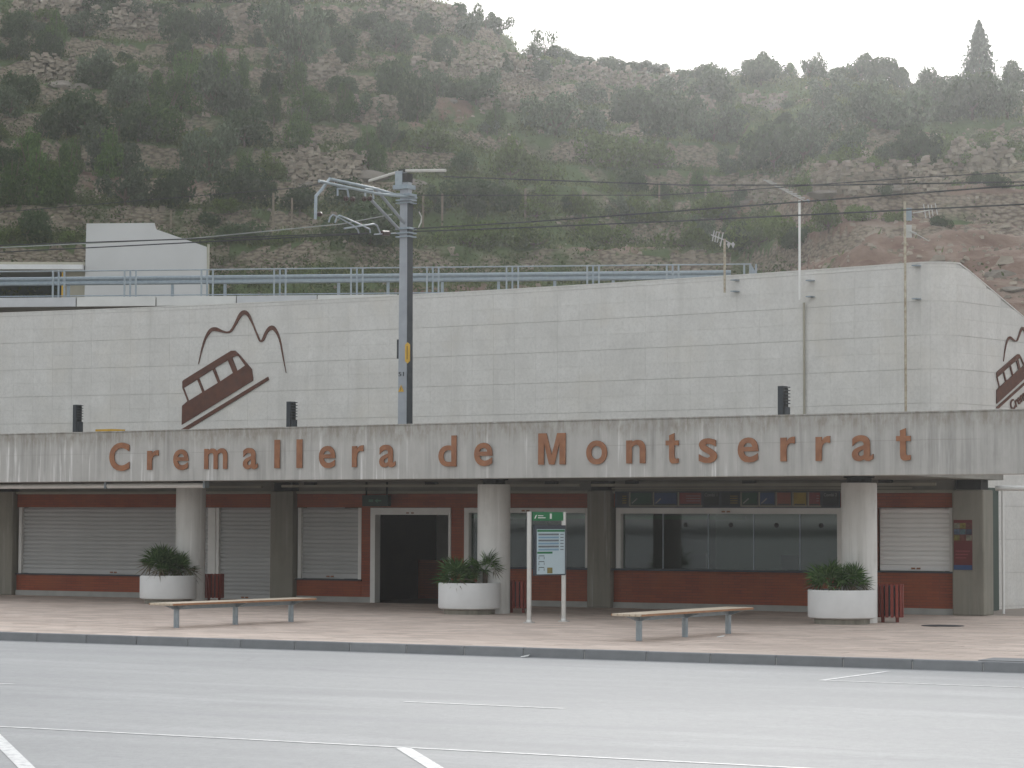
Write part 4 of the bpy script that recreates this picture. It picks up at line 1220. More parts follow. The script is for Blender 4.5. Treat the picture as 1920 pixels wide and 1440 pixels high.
x0, x1 = .125, LW - .05
MB().box(x0, x1, -.079, -.0755, .925, 1.785).build('sheet', MT['paper'], bo)
MB().box(x0 + .01, x1 - .01, -.082, -.0795, 1.735, 1.775).build('green_band', MT['signgreen'], bo)
MB().box(x0 + .01, x0 + .42, -.082, -.0795, 1.318, 1.355).build('green_band', MT['signgreen'], bo)
m, m2 = MB(), MB()
for i in range(6):
    z = 1.685 - i * .058
    (m if i % 2 else m2).box(x0 + .04, x1 - .17, -.082, -.0795, z - .018, z + .018)
    m2.box(x1 - .13, x1 - .04, -.082, -.0795, z - .008, z + .008)
m.build('timetable_row', MT['blue_print'], bo); m2.build('timetable_row', MT['grey_print'], bo)
m = MB()
for i in range(3):
    z = 1.27 - i * .11
    m.box(x0 + .05, x0 + .20, -.082, -.0795, z, z + .012).box(x0 + .05, x0 + .06, -.082, -.0795, z - .06, z - .01).box(x0 + .19, x0 + .20, -.082, -.0795, z - .06, z - .01)
m.build('route_print', MT['ink'], bo)
MB().box(x0 + .28, x0 + .42, -.082, -.0795, .94, 1.05).build('map_print', M('map_ochre', (.26, .20, .06), (.10, .12, .05), 14, .5, bump=0), bo)

# ------------------------------------------------------------------ hillside
def hash2(ix, iy, seed):
    n = (ix * 374761393 + iy * 668265263 + seed * 974634721) & 0xffffffff
    n = ((n ^ (n >> 13)) * 1274126177) & 0xffffffff
    return ((n ^ (n >> 16)) & 0xffff) / 65535.0
def vnoise(x, y, seed=0):
    x = np.asarray(x, float); y = np.asarray(y, float)
    ix, iy = np.floor(x).astype(np.int64), np.floor(y).astype(np.int64)
    fx, fy = x - ix, y - iy
    fx, fy = fx * fx * (3 - 2 * fx), fy * fy * (3 - 2 * fy)
    a, b, c_, d = hash2(ix, iy, seed), hash2(ix + 1, iy, seed), hash2(ix, iy + 1, seed), hash2(ix + 1, iy + 1, seed)
    return (a + (b - a) * fx) * (1 - fy) + (c_ + (d - c_) * fx) * fy
def fbm(x, y, seed=0, o=4):
    s, k_, t = 0, .5, 0
    for i in range(o):
        s = s + k_ * vnoise(x * 2 ** i, y * 2 ** i, seed + i); t += k_; k_ *= .5
    return s / t
RX = [-1500, -700, 0, 600, 850, 900, 955, 975, 1000, 1050, 1120, 1200, 1280, 1400, 1500, 1640, 1700, 1800, 1920, 2700, 3400]
RY = [-160, -140, -110, -60, -2, 24, 58, 84, 96, 108, 122, 132, 140, 142, 139, 148, 164, 168, 166, 200, 260]
DC = 160.0
def hill_base(s, d):
    px = 960 + FPX * s / np.maximum(d, 1)
    hz = HOR + (px - 960) * math.tan(ROLL)
    zc = 2 + (hz - np.interp(px, RX, RY)) * DC / FPX
    k_ = np.clip((px - 1380) / 260, 0, 1); k_ = k_ * k_ * (3 - 2 * k_)
    df = 97 - 25 * k_; zf = 10.0 - 1.9 * k_
    dc = DC
    t = (d - df) / (dc - df)
    z = np.where(t < 0, zf + t * 60, zf + (zc - zf) * np.clip(t, 0, 1) ** 1.02)
    z = np.where(t > 1, zc - (d - dc) * .22, z)
    return z, t, px
def hill_z(s, d, full=False):
    z, t, px = hill_base(s, d)
    warp = (fbm(s / 14, d / 9, 3) - .5) * 3.2 + (fbm(s / 4, d / 4, 9) - .5) * .7
    amp = np.clip(t * 12, 0, 1) * np.clip((1.02 - t) * 14, 0, 1)
    zz = z + warp * amp
    step = 2.1 + 0 * zz
    q = (zz - 9) / step
    fl = np.floor(q); fr = q - fl
    lo, hi = .80, .97
    tread = .30
    f = np.where(fr < lo, fr / lo * tread, np.where(fr < hi, tread + (fr - lo) / (hi - lo) * (1 - tread - .02), .98 + (fr - hi) / (1 - hi) * .02))
    zt = 9 + (fl + f) * step
    m_ = np.clip((fbm(s / 18, d / 12, 21) - .32) * 6, .15, 1) * amp
    out = zz * (1 - m_) + zt * m_
    rough_ = (fbm(s / 1.3, d / 1.1, 31, 3) - .5) * .45 * amp + (fbm(s / 2.2, d / .9, 37, 3) - .5) * .9 * amp * np.clip((px - 1400) / 120, 0, 1) * np.clip((.45 - t) / .1, 0, 1)
    out = out + rough_
    if full:
        ris = np.where((fr > lo - .04) & (fr < hi + .02), 1.0, 0.0) * m_
        return out, ris, t, px
    return out
NA, ND = 560, 380
pxs = np.linspace(-900, 2900, NA)
ds = np.concatenate([np.linspace(66, 165, 330), np.linspace(165.5, 230, ND - 330)])
PX, DD = np.meshgrid(pxs, ds)
SS = (PX - 960) / FPX * DD
ZZ, RIS, TT, PP = hill_z(SS, DD, True)
soil = np.clip((fbm(SS / 5, DD / 4, 51) - .63) * 7, 0, 1)
kr = np.clip((PP - 1400) / 120, 0, 1) * np.clip((.42 - TT) / .10, 0, 1)
soil = np.maximum(soil, kr * np.clip((fbm(SS / 3, DD / 3, 77) - .17) * 5, 0, 1))
kl = np.clip((.05 - TT) / .03, 0, 1) * np.clip((fbm(SS / 2.5, DD / 2, 81) - .3) * 4, 0, 1)
soil = np.maximum(soil, kl)
top = np.clip((TT - .72) / .2, 0, 1) * np.clip((1150 - PP) / 300, 0, 1) * .5
soil = np.clip(np.maximum(soil, top * np.clip((fbm(SS / 4, DD / 3, 91) - .35) * 4, 0, 1)), 0, 1)
me = bpy.data.meshes.new('hill')
verts = np.stack([SS, DD, ZZ], -1).reshape(-1, 3).astype(np.float32)
i0 = (np.arange(ND - 1)[:, None] * NA + np.arange(NA - 1)[None]).ravel()
quads = np.stack([i0, i0 + 1, i0 + NA + 1, i0 + NA], 1)
me.vertices.add(len(verts)); me.vertices.foreach_set('co', verts.ravel())
me.loops.add(quads.size); me.loops.foreach_set('vertex_index', quads.ravel().astype(np.int32))
me.polygons.add(len(quads)); me.polygons.foreach_set('loop_start', (np.arange(len(quads)) * 4).astype(np.int32))
me.update(calc_edges=True)
for nm, arr in (('riser', RIS), ('soil', soil)):
    at_ = me.attributes.new(nm, 'FLOAT', 'POINT'); at_.data.foreach_set('value', arr.ravel().astype(np.float32))
me.shade_smooth()
def mat_hill():
    m, t, b = new_mat('terraced_hillside')
    ar = nd(t, 'ShaderNodeAttribute', attribute_name='riser').outputs['Fac']
    as_ = nd(t, 'ShaderNodeAttribute', attribute_name='soil').outputs['Fac']
    v1 = mapping(t, 1)
    gr_ = ramp(t, noise(t, v1, .9, 8, .7), [(.30, (.060, .090, .034)), (.55, (.095, .13, .054)), (.75, (.15, .155, .085))])
    so_ = ramp(t, noise(t, v1, .6, 8, .65), [(.34, (.15, .088, .066)), (.52, (.225, .155, .12)), (.68, (.30, .24, .195))])
    vo = nd(t, 'ShaderNodeTexVoronoi'); vo.inputs['Scale'].default_value = 5.5
    mp = nd(t, 'ShaderNodeMapping'); mp.inputs['Scale'].default_value = (.75, .75, 1.5); t.links.new(v1, mp.inputs['Vector']); t.links.new(mp.outputs[0], vo.inputs['Vector'])
    stc = ramp(t, vo.outputs['Distance'], [(.0, (.33, .285, .225)), (.45, (.26, .215, .165)), (.75, (.14, .11, .085))])
    c = mix(t, ramp(t, mathn(t, 'ADD', as_, mathn(t, 'MULTIPLY', mathn(t, 'SUBTRACT', noise(t, v1, 2.2, 6, .7), .5), .9)), [(.35, 0.0), (.6, 1.0)]), gr_, so_)
    rf = ramp(t, mathn(t, 'ADD', ar, mathn(t, 'MULTIPLY', mathn(t, 'SUBTRACT', noise(t, v1, .45, 5), .5), 1.8)), [(.60, 0.0), (.90, .9)])
    c = mix(t, rf, c, stc)
    t.links.new(c, b.inputs['Base Color'])
    b.inputs['Roughness'].default_value = .95
    b.inputs['Specular IOR Level'].default_value = .1
    h = mathn(t, 'ADD', noise(t, v1, 2.5, 8, .7), mathn(t, 'MULTIPLY', mathn(t, 'MULTIPLY', vo.outputs['Distance'], rf), -1.2))
    bumpn(t, b, h, .8, .25)
    return m
me.materials.append(mat_hill())
hill = bpy.data.objects.new('hill', me); COL.objects.link(hill)
tag(hill, 'terraced scrubby hillside rising behind the station', kind='structure')

def hill_at(px, py):
    d = ray(px, py)
    D = np.arange(70, 215, .2)
    S = d.x / d.y * D; Z = ZC + d.z / d.y * D
    hz = hill_z(S, D)
    idx = np.nonzero(hz >= Z)[0]
    if len(idx) == 0: return None
    i = idx[0]
    return Vector((S[i], D[i], hz[i]))
def gz(s, d): return float(hill_z(np.array([s]), np.array([d]))[0])

# hills behind the camera (seen in the window glass)
n1, n2 = 90, 40
X_ = np.linspace(-420, 420, n1); T_ = np.linspace(0, 1, n2)
XX, T2 = np.meshgrid(X_, T_)
YY = -95 - T2 * 220 - 30 * fbm(XX / 60, XX * 0, 5)
Z2 = -.5 + T2 ** .8 * 17 * (.65 + .7 * fbm(XX / 70, YY / 70, 8)) + 5 * fbm(XX / 9, YY / 9, 6)
m = MB(); m.v = [tuple(p) for p in np.stack([XX, YY, Z2], -1).reshape(-1, 3)]
m.f = [(i * n1 + j, (i + 1) * n1 + j, (i + 1) * n1 + j + 1, i * n1 + j + 1) for i in range(n2 - 1) for j in range(n1 - 1)]
tag(m.build('far_hill', M('wooded_far_slope', (.075, .095, .045), (.035, .048, .022), .12, .95, bump=.5, bscale=.6, dist=1.0), smooth=True), 'wooded slope across the valley behind the car park', kind='structure')

# ------------------------------------------------------------------ rocks and dry stone walls on the hill
def rock_mesh(seed, n=2, flat=.6):
    bm = bmesh.new(); bmesh.ops.create_icosphere(bm, subdivisions=n, radius=1)
    r_ = random.Random(seed)
    cuts = [(Vector((r_.gauss(0, 1), r_.gauss(0, 1), r_.gauss(0, 1))).normalized(), r_.uniform(.45, .8)) for _ in range(9)]
    for v_ in bm.verts:
        for n_, k_ in cuts:
            dd_ = v_.co.dot(n_)
            if dd_ > k_: v_.co -= n_ * (dd_ - k_)
        v_.co.z *= flat
    me = bpy.data.meshes.new('rock'); bm.to_mesh(me); bm.free(); me.materials.append(MT['rock_grey'])
    return me
ROCK = [rock_mesh(i) for i in range(5)]
rocks = [(110, 165, 60, 24, 'tan flat boulder'), (150, 172, 42, 20, 'tan split boulder'), (452, 240, 34, 24, 'pale grey boulder'), (490, 248, 26, 16, 'small pale boulder'), (660, 342, 130, 34, 'long grey rock slab'), (780, 352, 110, 34, 'rounded grey rock outcrop'), (590, 355, 60, 18, 'low grey rock ledge'),
         (850, 205, 22, 14, 'small white boulder'), (985, 208, 24, 16, 'pale squared boulder'), (1012, 206, 20, 15, 'pale upright boulder'), (1410, 212, 46, 24, 'tan ruined wall corner stone'), (1452, 205, 50, 22, 'tan ledge stone'), (1560, 372, 100, 22, 'long grey rock ledge'), (1650, 362, 120, 24, 'broad grey rock ledge'), (1735, 346, 70, 18, 'low grey ledge'),
         (1400, 390, 44, 18, 'grey rubble boulder'), (1878, 520, 60, 28, 'grey layered ledge'), (1900, 548, 60, 20, 'dark layered ledge'), (425, 232, 22, 14, 'small grey boulder'), (985, 70, 46, 26, 'pale cliff-top boulder'), (955, 60, 40, 20, 'pale cliff boulder')]
def where(px, py):
    for lim, a in ((160, 'above the flat-roofed shelter'), (400, 'above the concrete block'), (585, 'left of the mast arm'), (830, 'above the overhead mast'), (1130, 'right of the mast'),
                   (1330, 'left of the short antenna'), (1460, 'above the short antenna'), (1620, 'above the tallest antenna'), (1790, 'above the stained antenna'), (9999, 'below the tall conifer')):
        if px < lim: break
    for lim, b in ((60, 'on uppermost terraces'), (130, 'high on the slope'), (210, 'on upper middle terraces'), (290, 'halfway up the slope'), (370, 'on lower middle terraces'), (9999, 'at the slope foot')):
        if py < lim: break
    return b + ' ' + a
ORD = ['first', 'second', 'third', 'fourth', 'fifth', 'sixth', 'seventh', 'eighth', 'ninth', 'tenth', 'eleventh', 'twelfth']
def label_all(items):
    """items: (obj, kind words, px, py, size): one label each, ranked inside a place where several look alike"""
    cell = {}
    for it in items: cell.setdefault((it[1], where(it[2], it[3])), []).append(it)
    for (kd, wh), L in cell.items():
        if len(L) == 1: L[0][0]['label'] = '%s %s' % (kd, wh)
        else:
            L.sort(key=lambda q: q[2])
            for i, q in enumerate(L):
                q[0]['label'] = '%s %s, %s from left' % (kd, wh, ORD[min(i, 11)])
rit = []
for i, (px, py, w, h, lab) in enumerate(rocks):
    p = hill_at(px, py)
    if p is None: continue
    k_ = p.y / FPX
    o = inst('boulder', ROCK[i % 5]); o.location = p + Vector((0, .25 * w * k_, h * k_ * .1)); o.scale = (w * k_ * .56, w * k_ * .45, h * k_ * .85); o.rotation_euler.z = random.uniform(-.4, .4)
    tag(o, None, 'rock', 'rocks on the hillside'); rit.append((o, lab, px, py, w))
label_all(rit)
walls = [(180, 560, 52, 62, 'long pale dry stone wall'), (60, 200, 148, 150, 'tan dry stone wall'), (575, 650, 150, 155, 'tumbled dry stone wall'), (650, 745, 225, 230, 'dry stone wall beside the round dark bush'), (770, 960, 150, 145, 'tan dry stone wall'),
         (960, 1120, 150, 152, 'pale dry stone wall'), (1120, 1290, 160, 170, 'dry stone wall in the haze'), (690, 860, 45, 50, 'faint dry stone wall'), (900, 1060, 205, 203, 'short dry stone wall'), (1280, 1340, 215, 215, 'small dry stone wall'),
         (1390, 1475, 205, 200, 'ruined dry stone wall'), (1350, 1470, 378, 372, 'rubble dry stone wall'), (1520, 1780, 362, 348, 'grey dry stone wall above the bare soil'), (560, 600, 302, 305, 'small dry stone wall by red soil'), (540, 700, 338, 336, 'dry stone ledge'), (1780, 1900, 318, 312, 'dry stone wall on the bare bank'), (20, 180, 25, 30, 'tan dry stone wall')]
wit = []
WSEG = []
for (xa, xb, ya, yb_, lab) in walls:
    m = MB(); r_ = random.Random(xa)
    P0 = hill_at((xa + xb) / 2, (ya + yb_) / 2)
    if P0 is None: continue
    n = int((xb - xa) / 3)
    hgt = [.55 + .75 * vnoise(q * .21, xa * 1.0, 3) for q in range(n + 1)]
    base = [hill_at(xa + (xb - xa) * q / n, ya + (yb_ - ya) * q / n + 2.5 * math.sin(q * .35 + xa)) for q in range(n + 1)]
    for row_ in range(13):
        q = r_.random() * 3
        while q < n:
            z = -.25 + row_ * .115 + r_.uniform(-.03, .03)
            p = base[int(q)]
            ww = r_.uniform(.10, .30) * r_.uniform(.8, 1.25); hh = r_.uniform(.08, .15)
            if p is not None and z < hgt[int(q)] and r_.random() < .9:
                Mx = Matrix.Translation(p + Vector((r_.uniform(-.05, .05), r_.uniform(-.12, .06) + z * .12, z + hh / 2))) @ Matrix.Rotation(r_.uniform(-.45, .45), 4, 'Z') @ Matrix.Rotation(r_.uniform(-.2, .2), 4, 'Y')
                m.box(-ww / 2, ww / 2, -.18, .2, -hh / 2, hh / 2, Mx)
            q += ww / .085
    root = thing('dry_stone_wall', None, 'wall', None, 'dry stone terrace walls')
    tag(m.build('stones', MT['rock'], root), kind='stuff')
    WSEG.extend((b_.x, b_.y) for b_ in base[::4] if b_ is not None)
    wit.append((root, lab, (xa + xb) / 2, (ya + yb_) / 2, 1))
label_all(wit)

# ------------------------------------------------------------------ shrubs and trees
def crown_mesh(kind, seed, n):
    r_ = np.random.default_rng(seed)
    if kind == 'fir':
        pts = []
        for i in range(n):
            z = r_.random() ** .85
            lay = (z * 15) % 1
            rad_ = (1 - z) ** .9 * (.42 + .58 * (1 - lay)) * (.85 + .3 * r_.random()) + .02
            a = r_.random() * 2 * np.pi
            rad_ *= 1 + .18 * np.sin(a * 5 + z * 20) 
            q = rad_ * (.35 + .65 * r_.random() ** .5)
            pts.append((q * np.cos(a), q * np.sin(a), .03 + z * .97 - .05 * q))
        P = np.array(pts); size = .05
        nr = P / np.maximum(np.linalg.norm(P, axis=1), 1e-6)[:, None]
    else:
        nl = {'oak': 9, 'pine': 12, 'olive': 11, 'broom': 8, 'lone': 7}[kind]
        C_, R_ = [], []
        for i in range(nl):
            a = r_.random() * 2 * np.pi; rr = r_.random() ** .5
            if kind == 'pine':
                z = r_.random(); C_.append((np.cos(a) * rr * .62 * (1.05 - z), np.sin(a) * rr * .62 * (1.05 - z), .14 + z * .72)); R_.append(.16 + .24 * (1 - z))
            elif kind == 'oak':
                z = .20 + .52 * r_.random(); C_.append((np.cos(a) * rr * .6, np.sin(a) * rr * .6, z)); R_.append(.30 + .14 * r_.random())
            elif kind == 'olive':
                z = .18 + .58 * r_.random(); C_.append((np.cos(a) * rr * .66, np.sin(a) * rr * .66, z)); R_.append(.20 + .17 * r_.random())
            elif kind == 'lone':
                C_.append((np.cos(a) * rr * .7, np.sin(a) * rr * .7, .62 + .25 * r_.random())); R_.append(.2 + .12 * r_.random())
            else:
                C_.append((np.cos(a) * rr * .7, np.sin(a) * rr * .7, .12 + .45 * r_.random())); R_.append(.26 + .16 * r_.random())
        C_, R_ = np.array(C_), np.array(R_)
        li = r_.choice(nl, n, p=R_ ** 2 / (R_ ** 2).sum())
        d = r_.normal(size=(n, 3)); d /= np.linalg.norm(d, axis=1)[:, None]
        rr = R_[li] * (.62 + .42 * r_.random(n) ** .6) * np.where(r_.random(n) < .12, 1.22, 1)
        P = C_[li] + d * rr[:, None] * np.array([1, 1, .85])
        P[:, 2] = np.maximum(P[:, 2], .015 + .05 * r_.random(n))
        nr = d
        size = {'oak': .062, 'pine': .052, 'olive': .056, 'broom': .060, 'lone': .06}[kind]
    up = r_.normal(size=(n, 3)); t1 = np.cross(nr + .6 * r_.normal(size=(n, 3)), up); t1 /= np.linalg.norm(t1, axis=1)[:, None] + 1e-9
    t2 = np.cross(nr + .7 * r_.normal(size=(n, 3)), t1); t2 /= np.linalg.norm(t2, axis=1)[:, None] + 1e-9
    sz = size * (.6 + .8 * r_.random(n))[:, None]
    asp = .5 if kind in ('oak', 'broom', 'olive', 'lone') else .32
    V = np.stack([P - t1 * sz, P - t2 * sz * asp, P + t1 * sz, P + t2 * sz * asp], 1).reshape(-1, 3).astype(np.float32)
    me = bpy.data.meshes.new('crown')
    me.vertices.add(len(V)); me.vertices.foreach_set('co', V.ravel())
    me.loops.add(n * 4); me.loops.foreach_set('vertex_index', np.arange(n * 4, dtype=np.int32))
    me.polygons.add(n); me.polygons.foreach_set('loop_start', (np.arange(n) * 4).astype(np.int32))
    me.update(calc_edges=True)
    me.materials.append(LEAF['oak' if kind == 'lone' else kind])
    return me
def trunk_mesh(kind, seed):
    r_ = random.Random(seed); m = MB()
    if kind == 'fir':
        m.tube([(0, 0, -.05), (0, 0, .95)], .04, 6, .006)
    else:
        h = {'oak': .45, 'pine': .8, 'olive': .45, 'broom': .25, 'lone': .6}[kind]
        m.tube([(0, 0, -.1), (.02, .01, h * .5), (.03, -.01, h)], .05, 6, .02)
        for i in range(4):
            a = i * 1.7 + r_.random(); L = r_.uniform(.3, .5)
            m.tube([(.02, 0, h * .45), (math.cos(a) * L * .6, math.sin(a) * L * .6, h * .7), (math.cos(a) * L, math.sin(a) * L, h * 1.15)], .025, 5, .008)
    return m.mesh('trunk', MT['bark'])
NLEAF = {'oak': 2600, 'pine': 2600, 'olive': 2100, 'broom': 1700}
PROTO = {k_: [(crown_mesh(k_, 100 * i + len(k_), NLEAF[k_]), trunk_mesh(k_, i)) for i in range(4)] for k_ in NLEAF}
KW = {'oak': 'dark round oak bush', 'pine': 'bright young pine', 'olive': 'grey-green olive bush', 'broom': 'light green broom'}
NAME = {'oak': 'oak_shrub', 'pine': 'young_pine', 'olive': 'olive_shrub', 'broom': 'broom_shrub'}
SH = [  # px, base py, width, height, kind
    (100, 132, 60, 78, 'pine'), (195, 36, 95, 55, 'oak'), (85, 125, 60, 50, 'oak'), (150, 100, 100, 50, 'olive'), (330, 118, 75, 60, 'oak'), (405, 120, 85, 72, 'olive'), (555, 172, 105, 105, 'olive'), (480, 86, 75, 40, 'oak'),
    (300, 68, 90, 26, 'oak'), (350, 36, 60, 40, 'oak'), (430, 34, 62, 38, 'oak'), (510, 30, 90, 34, 'olive'), (28, 78, 60, 45, 'oak'), (410, 212, 50, 82, 'pine'), (450, 216, 46, 78, 'pine'), (345, 205, 84, 66, 'pine'), (290, 218, 64, 58, 'pine'), (180, 205, 84, 44, 'oak'),
    (240, 192, 60, 40, 'pine'), (30, 208, 74, 54, 'oak'), (150, 285, 110, 72, 'oak'), (235, 245, 74, 62, 'olive'), (335, 262, 80, 60, 'pine'), (400, 250, 100, 84, 'olive'), (195, 335, 105, 72, 'olive'), (290, 315, 110, 74, 'pine'), (50, 335, 84, 66, 'pine'), (60, 408, 100, 92, 'pine'),
    (115, 428, 90, 84, 'pine'), (15, 420, 70, 70, 'pine'), (388, 376, 86, 86, 'olive'), (255, 300, 70, 54, 'oak'), (512, 262, 44, 60, 'pine'), (572, 268, 90, 60, 'pine'), (640, 260, 66, 56, 'pine'), (505, 345, 46, 44, 'broom'), (455, 322, 84, 56, 'oak'), (690, 500, 150, 62, 'oak'),
    (460, 395, 100, 60, 'oak'), (330, 400, 80, 54, 'oak'), (230, 400, 90, 60, 'olive'), (740, 118, 95, 62, 'olive'), (735, 188, 70, 62, 'oak'), (782, 248, 80, 80, 'oak'), (892, 220, 90, 44, 'oak'), (947, 166, 30, 32, 'oak'), (1042, 285, 110, 76, 'olive'), (800, 312, 84, 54, 'broom'),
    (958, 335, 90, 76, 'broom'), (732, 300, 60, 56, 'olive'), (870, 330, 50, 40, 'oak'), (885, 98, 62, 66, 'olive'), (935, 84, 56, 40, 'olive'), (1255, 300, 110, 90, 'olive'), (1235, 360, 80, 56, 'broom'), (1340, 310, 90, 70, 'olive'), (1455, 335, 120, 84, 'oak'), (1385, 300, 80, 60, 'olive'),
    (1550, 262, 90, 60, 'olive'), (1600, 300, 84, 60, 'olive'), (1510, 318, 90, 66, 'olive'), (1645, 250, 105, 84, 'olive'), (1722, 336, 92, 62, 'oak'), (1690, 290, 130, 96, 'olive'), (1830, 250, 100, 80, 'oak'), (1895, 245, 84, 66, 'olive'), (1760, 215, 90, 60, 'olive'), (1560, 195, 84, 46, 'olive'),
    (1430, 172, 74, 50, 'oak'), (1482, 134, 34, 34, 'pine'), (1325, 142, 50, 30, 'oak'), (1412, 150, 50, 28, 'oak'), (1520, 150, 40, 42, 'olive'), (1620, 156, 70, 46, 'oak'), (1662, 160, 70, 48, 'oak'), (1690, 172, 40, 36, 'oak'), (1780, 172, 70, 32, 'oak'), (1905, 176, 70, 50, 'oak'),
    (1040, 112, 60, 34, 'oak'), (1080, 118, 60, 30, 'olive'), (1135, 128, 60, 28, 'oak'), (1205, 134, 60, 26, 'olive'), (1285, 140, 60, 24, 'oak'), (1365, 144, 60, 24, 'olive'), (1450, 143, 60, 26, 'oak'), (1560, 148, 60, 24, 'olive'), (1590, 150, 60, 30, 'oak'), (1730, 170, 60, 24, 'olive'), (1820, 176, 70, 26, 'oak'), (1865, 178, 60, 30, 'olive'), (995, 96, 50, 26, 'olive'),
    (1240, 138, 40, 24, 'oak'), (1170, 130, 60, 24, 'oak'), (1105, 122, 50, 24, 'olive'), (1060, 116, 50, 28, 'oak'), (1092, 425, 44, 52, 'broom'), (1478, 478, 90, 62, 'broom'), (1556, 470, 60, 60, 'broom'), (1425, 470, 90, 60, 'broom'), (1380, 490, 70, 50, 'oak'), (1500, 490, 60, 40, 'oak'), (1005, 420, 70, 40, 'broom'),
    (880, 395, 110, 46, 'oak'), (1000, 378, 80, 46, 'broom'), (1150, 340, 110, 76, 'broom'), (1100, 300, 80, 56, 'olive'), (1195, 250, 90, 50, 'oak'), (1295, 250, 80, 56, 'oak'), (1180, 205, 70, 40, 'oak'), (1330, 205, 100, 50, 'oak'), (1100, 200, 70, 36, 'olive'), (1010, 180, 60, 34, 'oak'),
    (1260, 185, 70, 36, 'olive'), (830, 195, 60, 30, 'oak'), (640, 108, 60, 40, 'oak'), (600, 60, 60, 30, 'oak'), (690, 62, 70, 34, 'oak'), (800, 75, 60, 40, 'oak'), (830, 118, 50, 40, 'oak'), (640, 190, 60, 30, 'oak'), (1870, 360, 54, 26, 'oak'), (1835, 345, 40, 22, 'oak'), (1660, 400, 40, 20, 'oak'),
    (1590, 330, 60, 40, 'broom'), (1880, 285, 110, 40, 'broom'), (1780, 300, 90, 46, 'broom'), (1620, 420, 70, 34, 'broom'), (1680, 420, 60, 30, 'broom'), (1765, 428, 44, 22, 'oak'), (1510, 370, 44, 44, 'broom'), (1330, 440, 80, 50, 'broom'), (1215, 440, 90, 54, 'broom'), (1130, 460, 90, 54, 'broom'), (1000, 480, 110, 50, 'broom'), (880, 480, 110, 54, 'broom'), (1280, 480, 90, 50, 'broom'),
    (560, 420, 60, 40, 'oak'), (520, 460, 60, 30, 'broom'), (450, 470, 90, 30, 'oak'), (60, 468, 60, 48, 'oak'), (15, 480, 40, 30, 'broom'), (130, 462, 40, 22, 'broom'), (430, 440, 60, 30, 'broom')]
used = [(a, b, c_) for (a, b, c_, _, _) in SH]
r_ = random.Random(5)
tries = 0
while len(SH) < 292 and tries < 6000:
    tries += 1
    px = r_.uniform(-120, 2040); py = r_.uniform(25, 480)
    if px > 1430 and py > 345 and r_.random() < .93: continue
    if py > 440 and px < 1380 and r_.random() < .6: continue
    if any(abs(px - a) < (w_ * .42) and abs(py - b) < 17 for a, b, w_ in used): continue
    left = px < 700
    kd = r_.choices(['oak', 'pine', 'olive', 'broom'], [.36, .26 if left and py > 120 else .03, .32, .30 if py > 280 else .10])[0]
    w = r_.uniform(24, 66) * (1.1 if py > 150 else .9)
    h = w * {'oak': .72, 'pine': 1.0, 'olive': .75, 'broom': .6}[kd] * r_.uniform(.8, 1.15)
    SH.append((px, py, w, h, kd)); used.append((px, py, w))
sit = []
for i, (px, py, w, h, kd) in enumerate(SH):
    grow = 1.32 if px < 720 and py > 135 else 1.15
    w, h = w * grow, h * grow
    p = hill_at(px, py)
    if p is None:
        for dy in (6, 12, 20, 30, 45):
            p = hill_at(px, py + dy)
            if p is not None: break
    if p is None: continue
    k_ = p.y / FPX
    t = thing(NAME[kd], None, 'tree' if kd == 'pine' else 'shrub', None, 'shrubs and young trees on the terraced hill')
    p = p + Vector((0, w * k_ * .3, 0)); p.z = gz(p.x, p.y) - .05
    t.location = p; t.rotation_euler.z = random.uniform(0, 6.28); t.scale = (w * k_ * .54, w * k_ * .54, h * k_ * 1.06)
    cm, tm_ = PROTO[kd][i % 4]
    inst('crown', cm, t); inst('trunk', tm_, t)
    sit.append((t, KW[kd], px, py, w))
label_all(sit)
# tall conifer and the lone tree on the ridge
p = hill_at(1850, 172) or Vector((29, 158, 28)); k_ = p.y / FPX
t = thing('tall_conifer', 'tall dark pointed conifer standing against the sky at the upper right', 'tree'); p.z = gz(p.x, p.y) - .1
t.location = p; t.scale = (60 * k_, 60 * k_, 142 * k_)
inst('crown', crown_mesh('fir', 3, 5200), t); inst('trunk', trunk_mesh('fir', 1), t)
p = None
for yy in range(84, 130, 2):
    p = hill_at(1021, yy)
    if p is not None: break
k_ = p.y / FPX
t = thing('lone_tree', 'small lone tree with open crown on the ridge beside the cliff', 'tree'); t.location = p - Vector((0, 0, .1)); t.scale = (30 * k_, 30 * k_, 60 * k_)
inst('crown', crown_mesh('lone', 5, 500), t); inst('trunk', trunk_mesh('lone', 2), t)

# grass and low scrub
def scatter(n, seed, fn):
    rr = np.random.default_rng(seed)
    px = rr.uniform(-300, 2250, n); d = rr.uniform(72, 162, n) 
    s = (px - 960) / FPX * d
    z, ris, t, pp = hill_z(s, d, True)
    so_ = np.clip((fbm(s / 5, d / 4, 51) - .63) * 7, 0, 1)
    kr_ = np.clip((pp - 1400) / 120, 0, 1) * np.clip((.42 - t) / .10, 0, 1)
    keep = fn(rr, s, d, z, ris, t, pp, np.maximum(so_, kr_ * .92))
    s, d, z = s[keep], d[keep], z[keep]
    ws = np.array(WSEG)
    ok = np.ones(len(s), bool)
    for wx, wy in ws: ok &= ~((np.abs(s - wx) < .35) & (d < wy + .3) & (d > wy - 2.2))
    return s[ok], d[ok], z[ok], rr
s, d, z, rr = scatter(110000, 4, lambda r, s, d, z, ris, t, p, so: (ris < .4) & (t > .0) & (r.random(len(s)) < (1 - so) ** 2 * np.clip(fbm(s / 6, d / 5, 61) * 2.2 - .25, .08, 1)))
nb = 3
N_ = len(s)
a = rr.uniform(0, 2 * np.pi, (N_, nb)); L = rr.uniform(.12, .36, (N_, nb)); w = .045
bx, by = s[:, None] + rr.normal(0, .12, (N_, nb)), d[:, None] + rr.normal(0, .12, (N_, nb))
bz = np.repeat(z[:, None], nb, 1) - .08
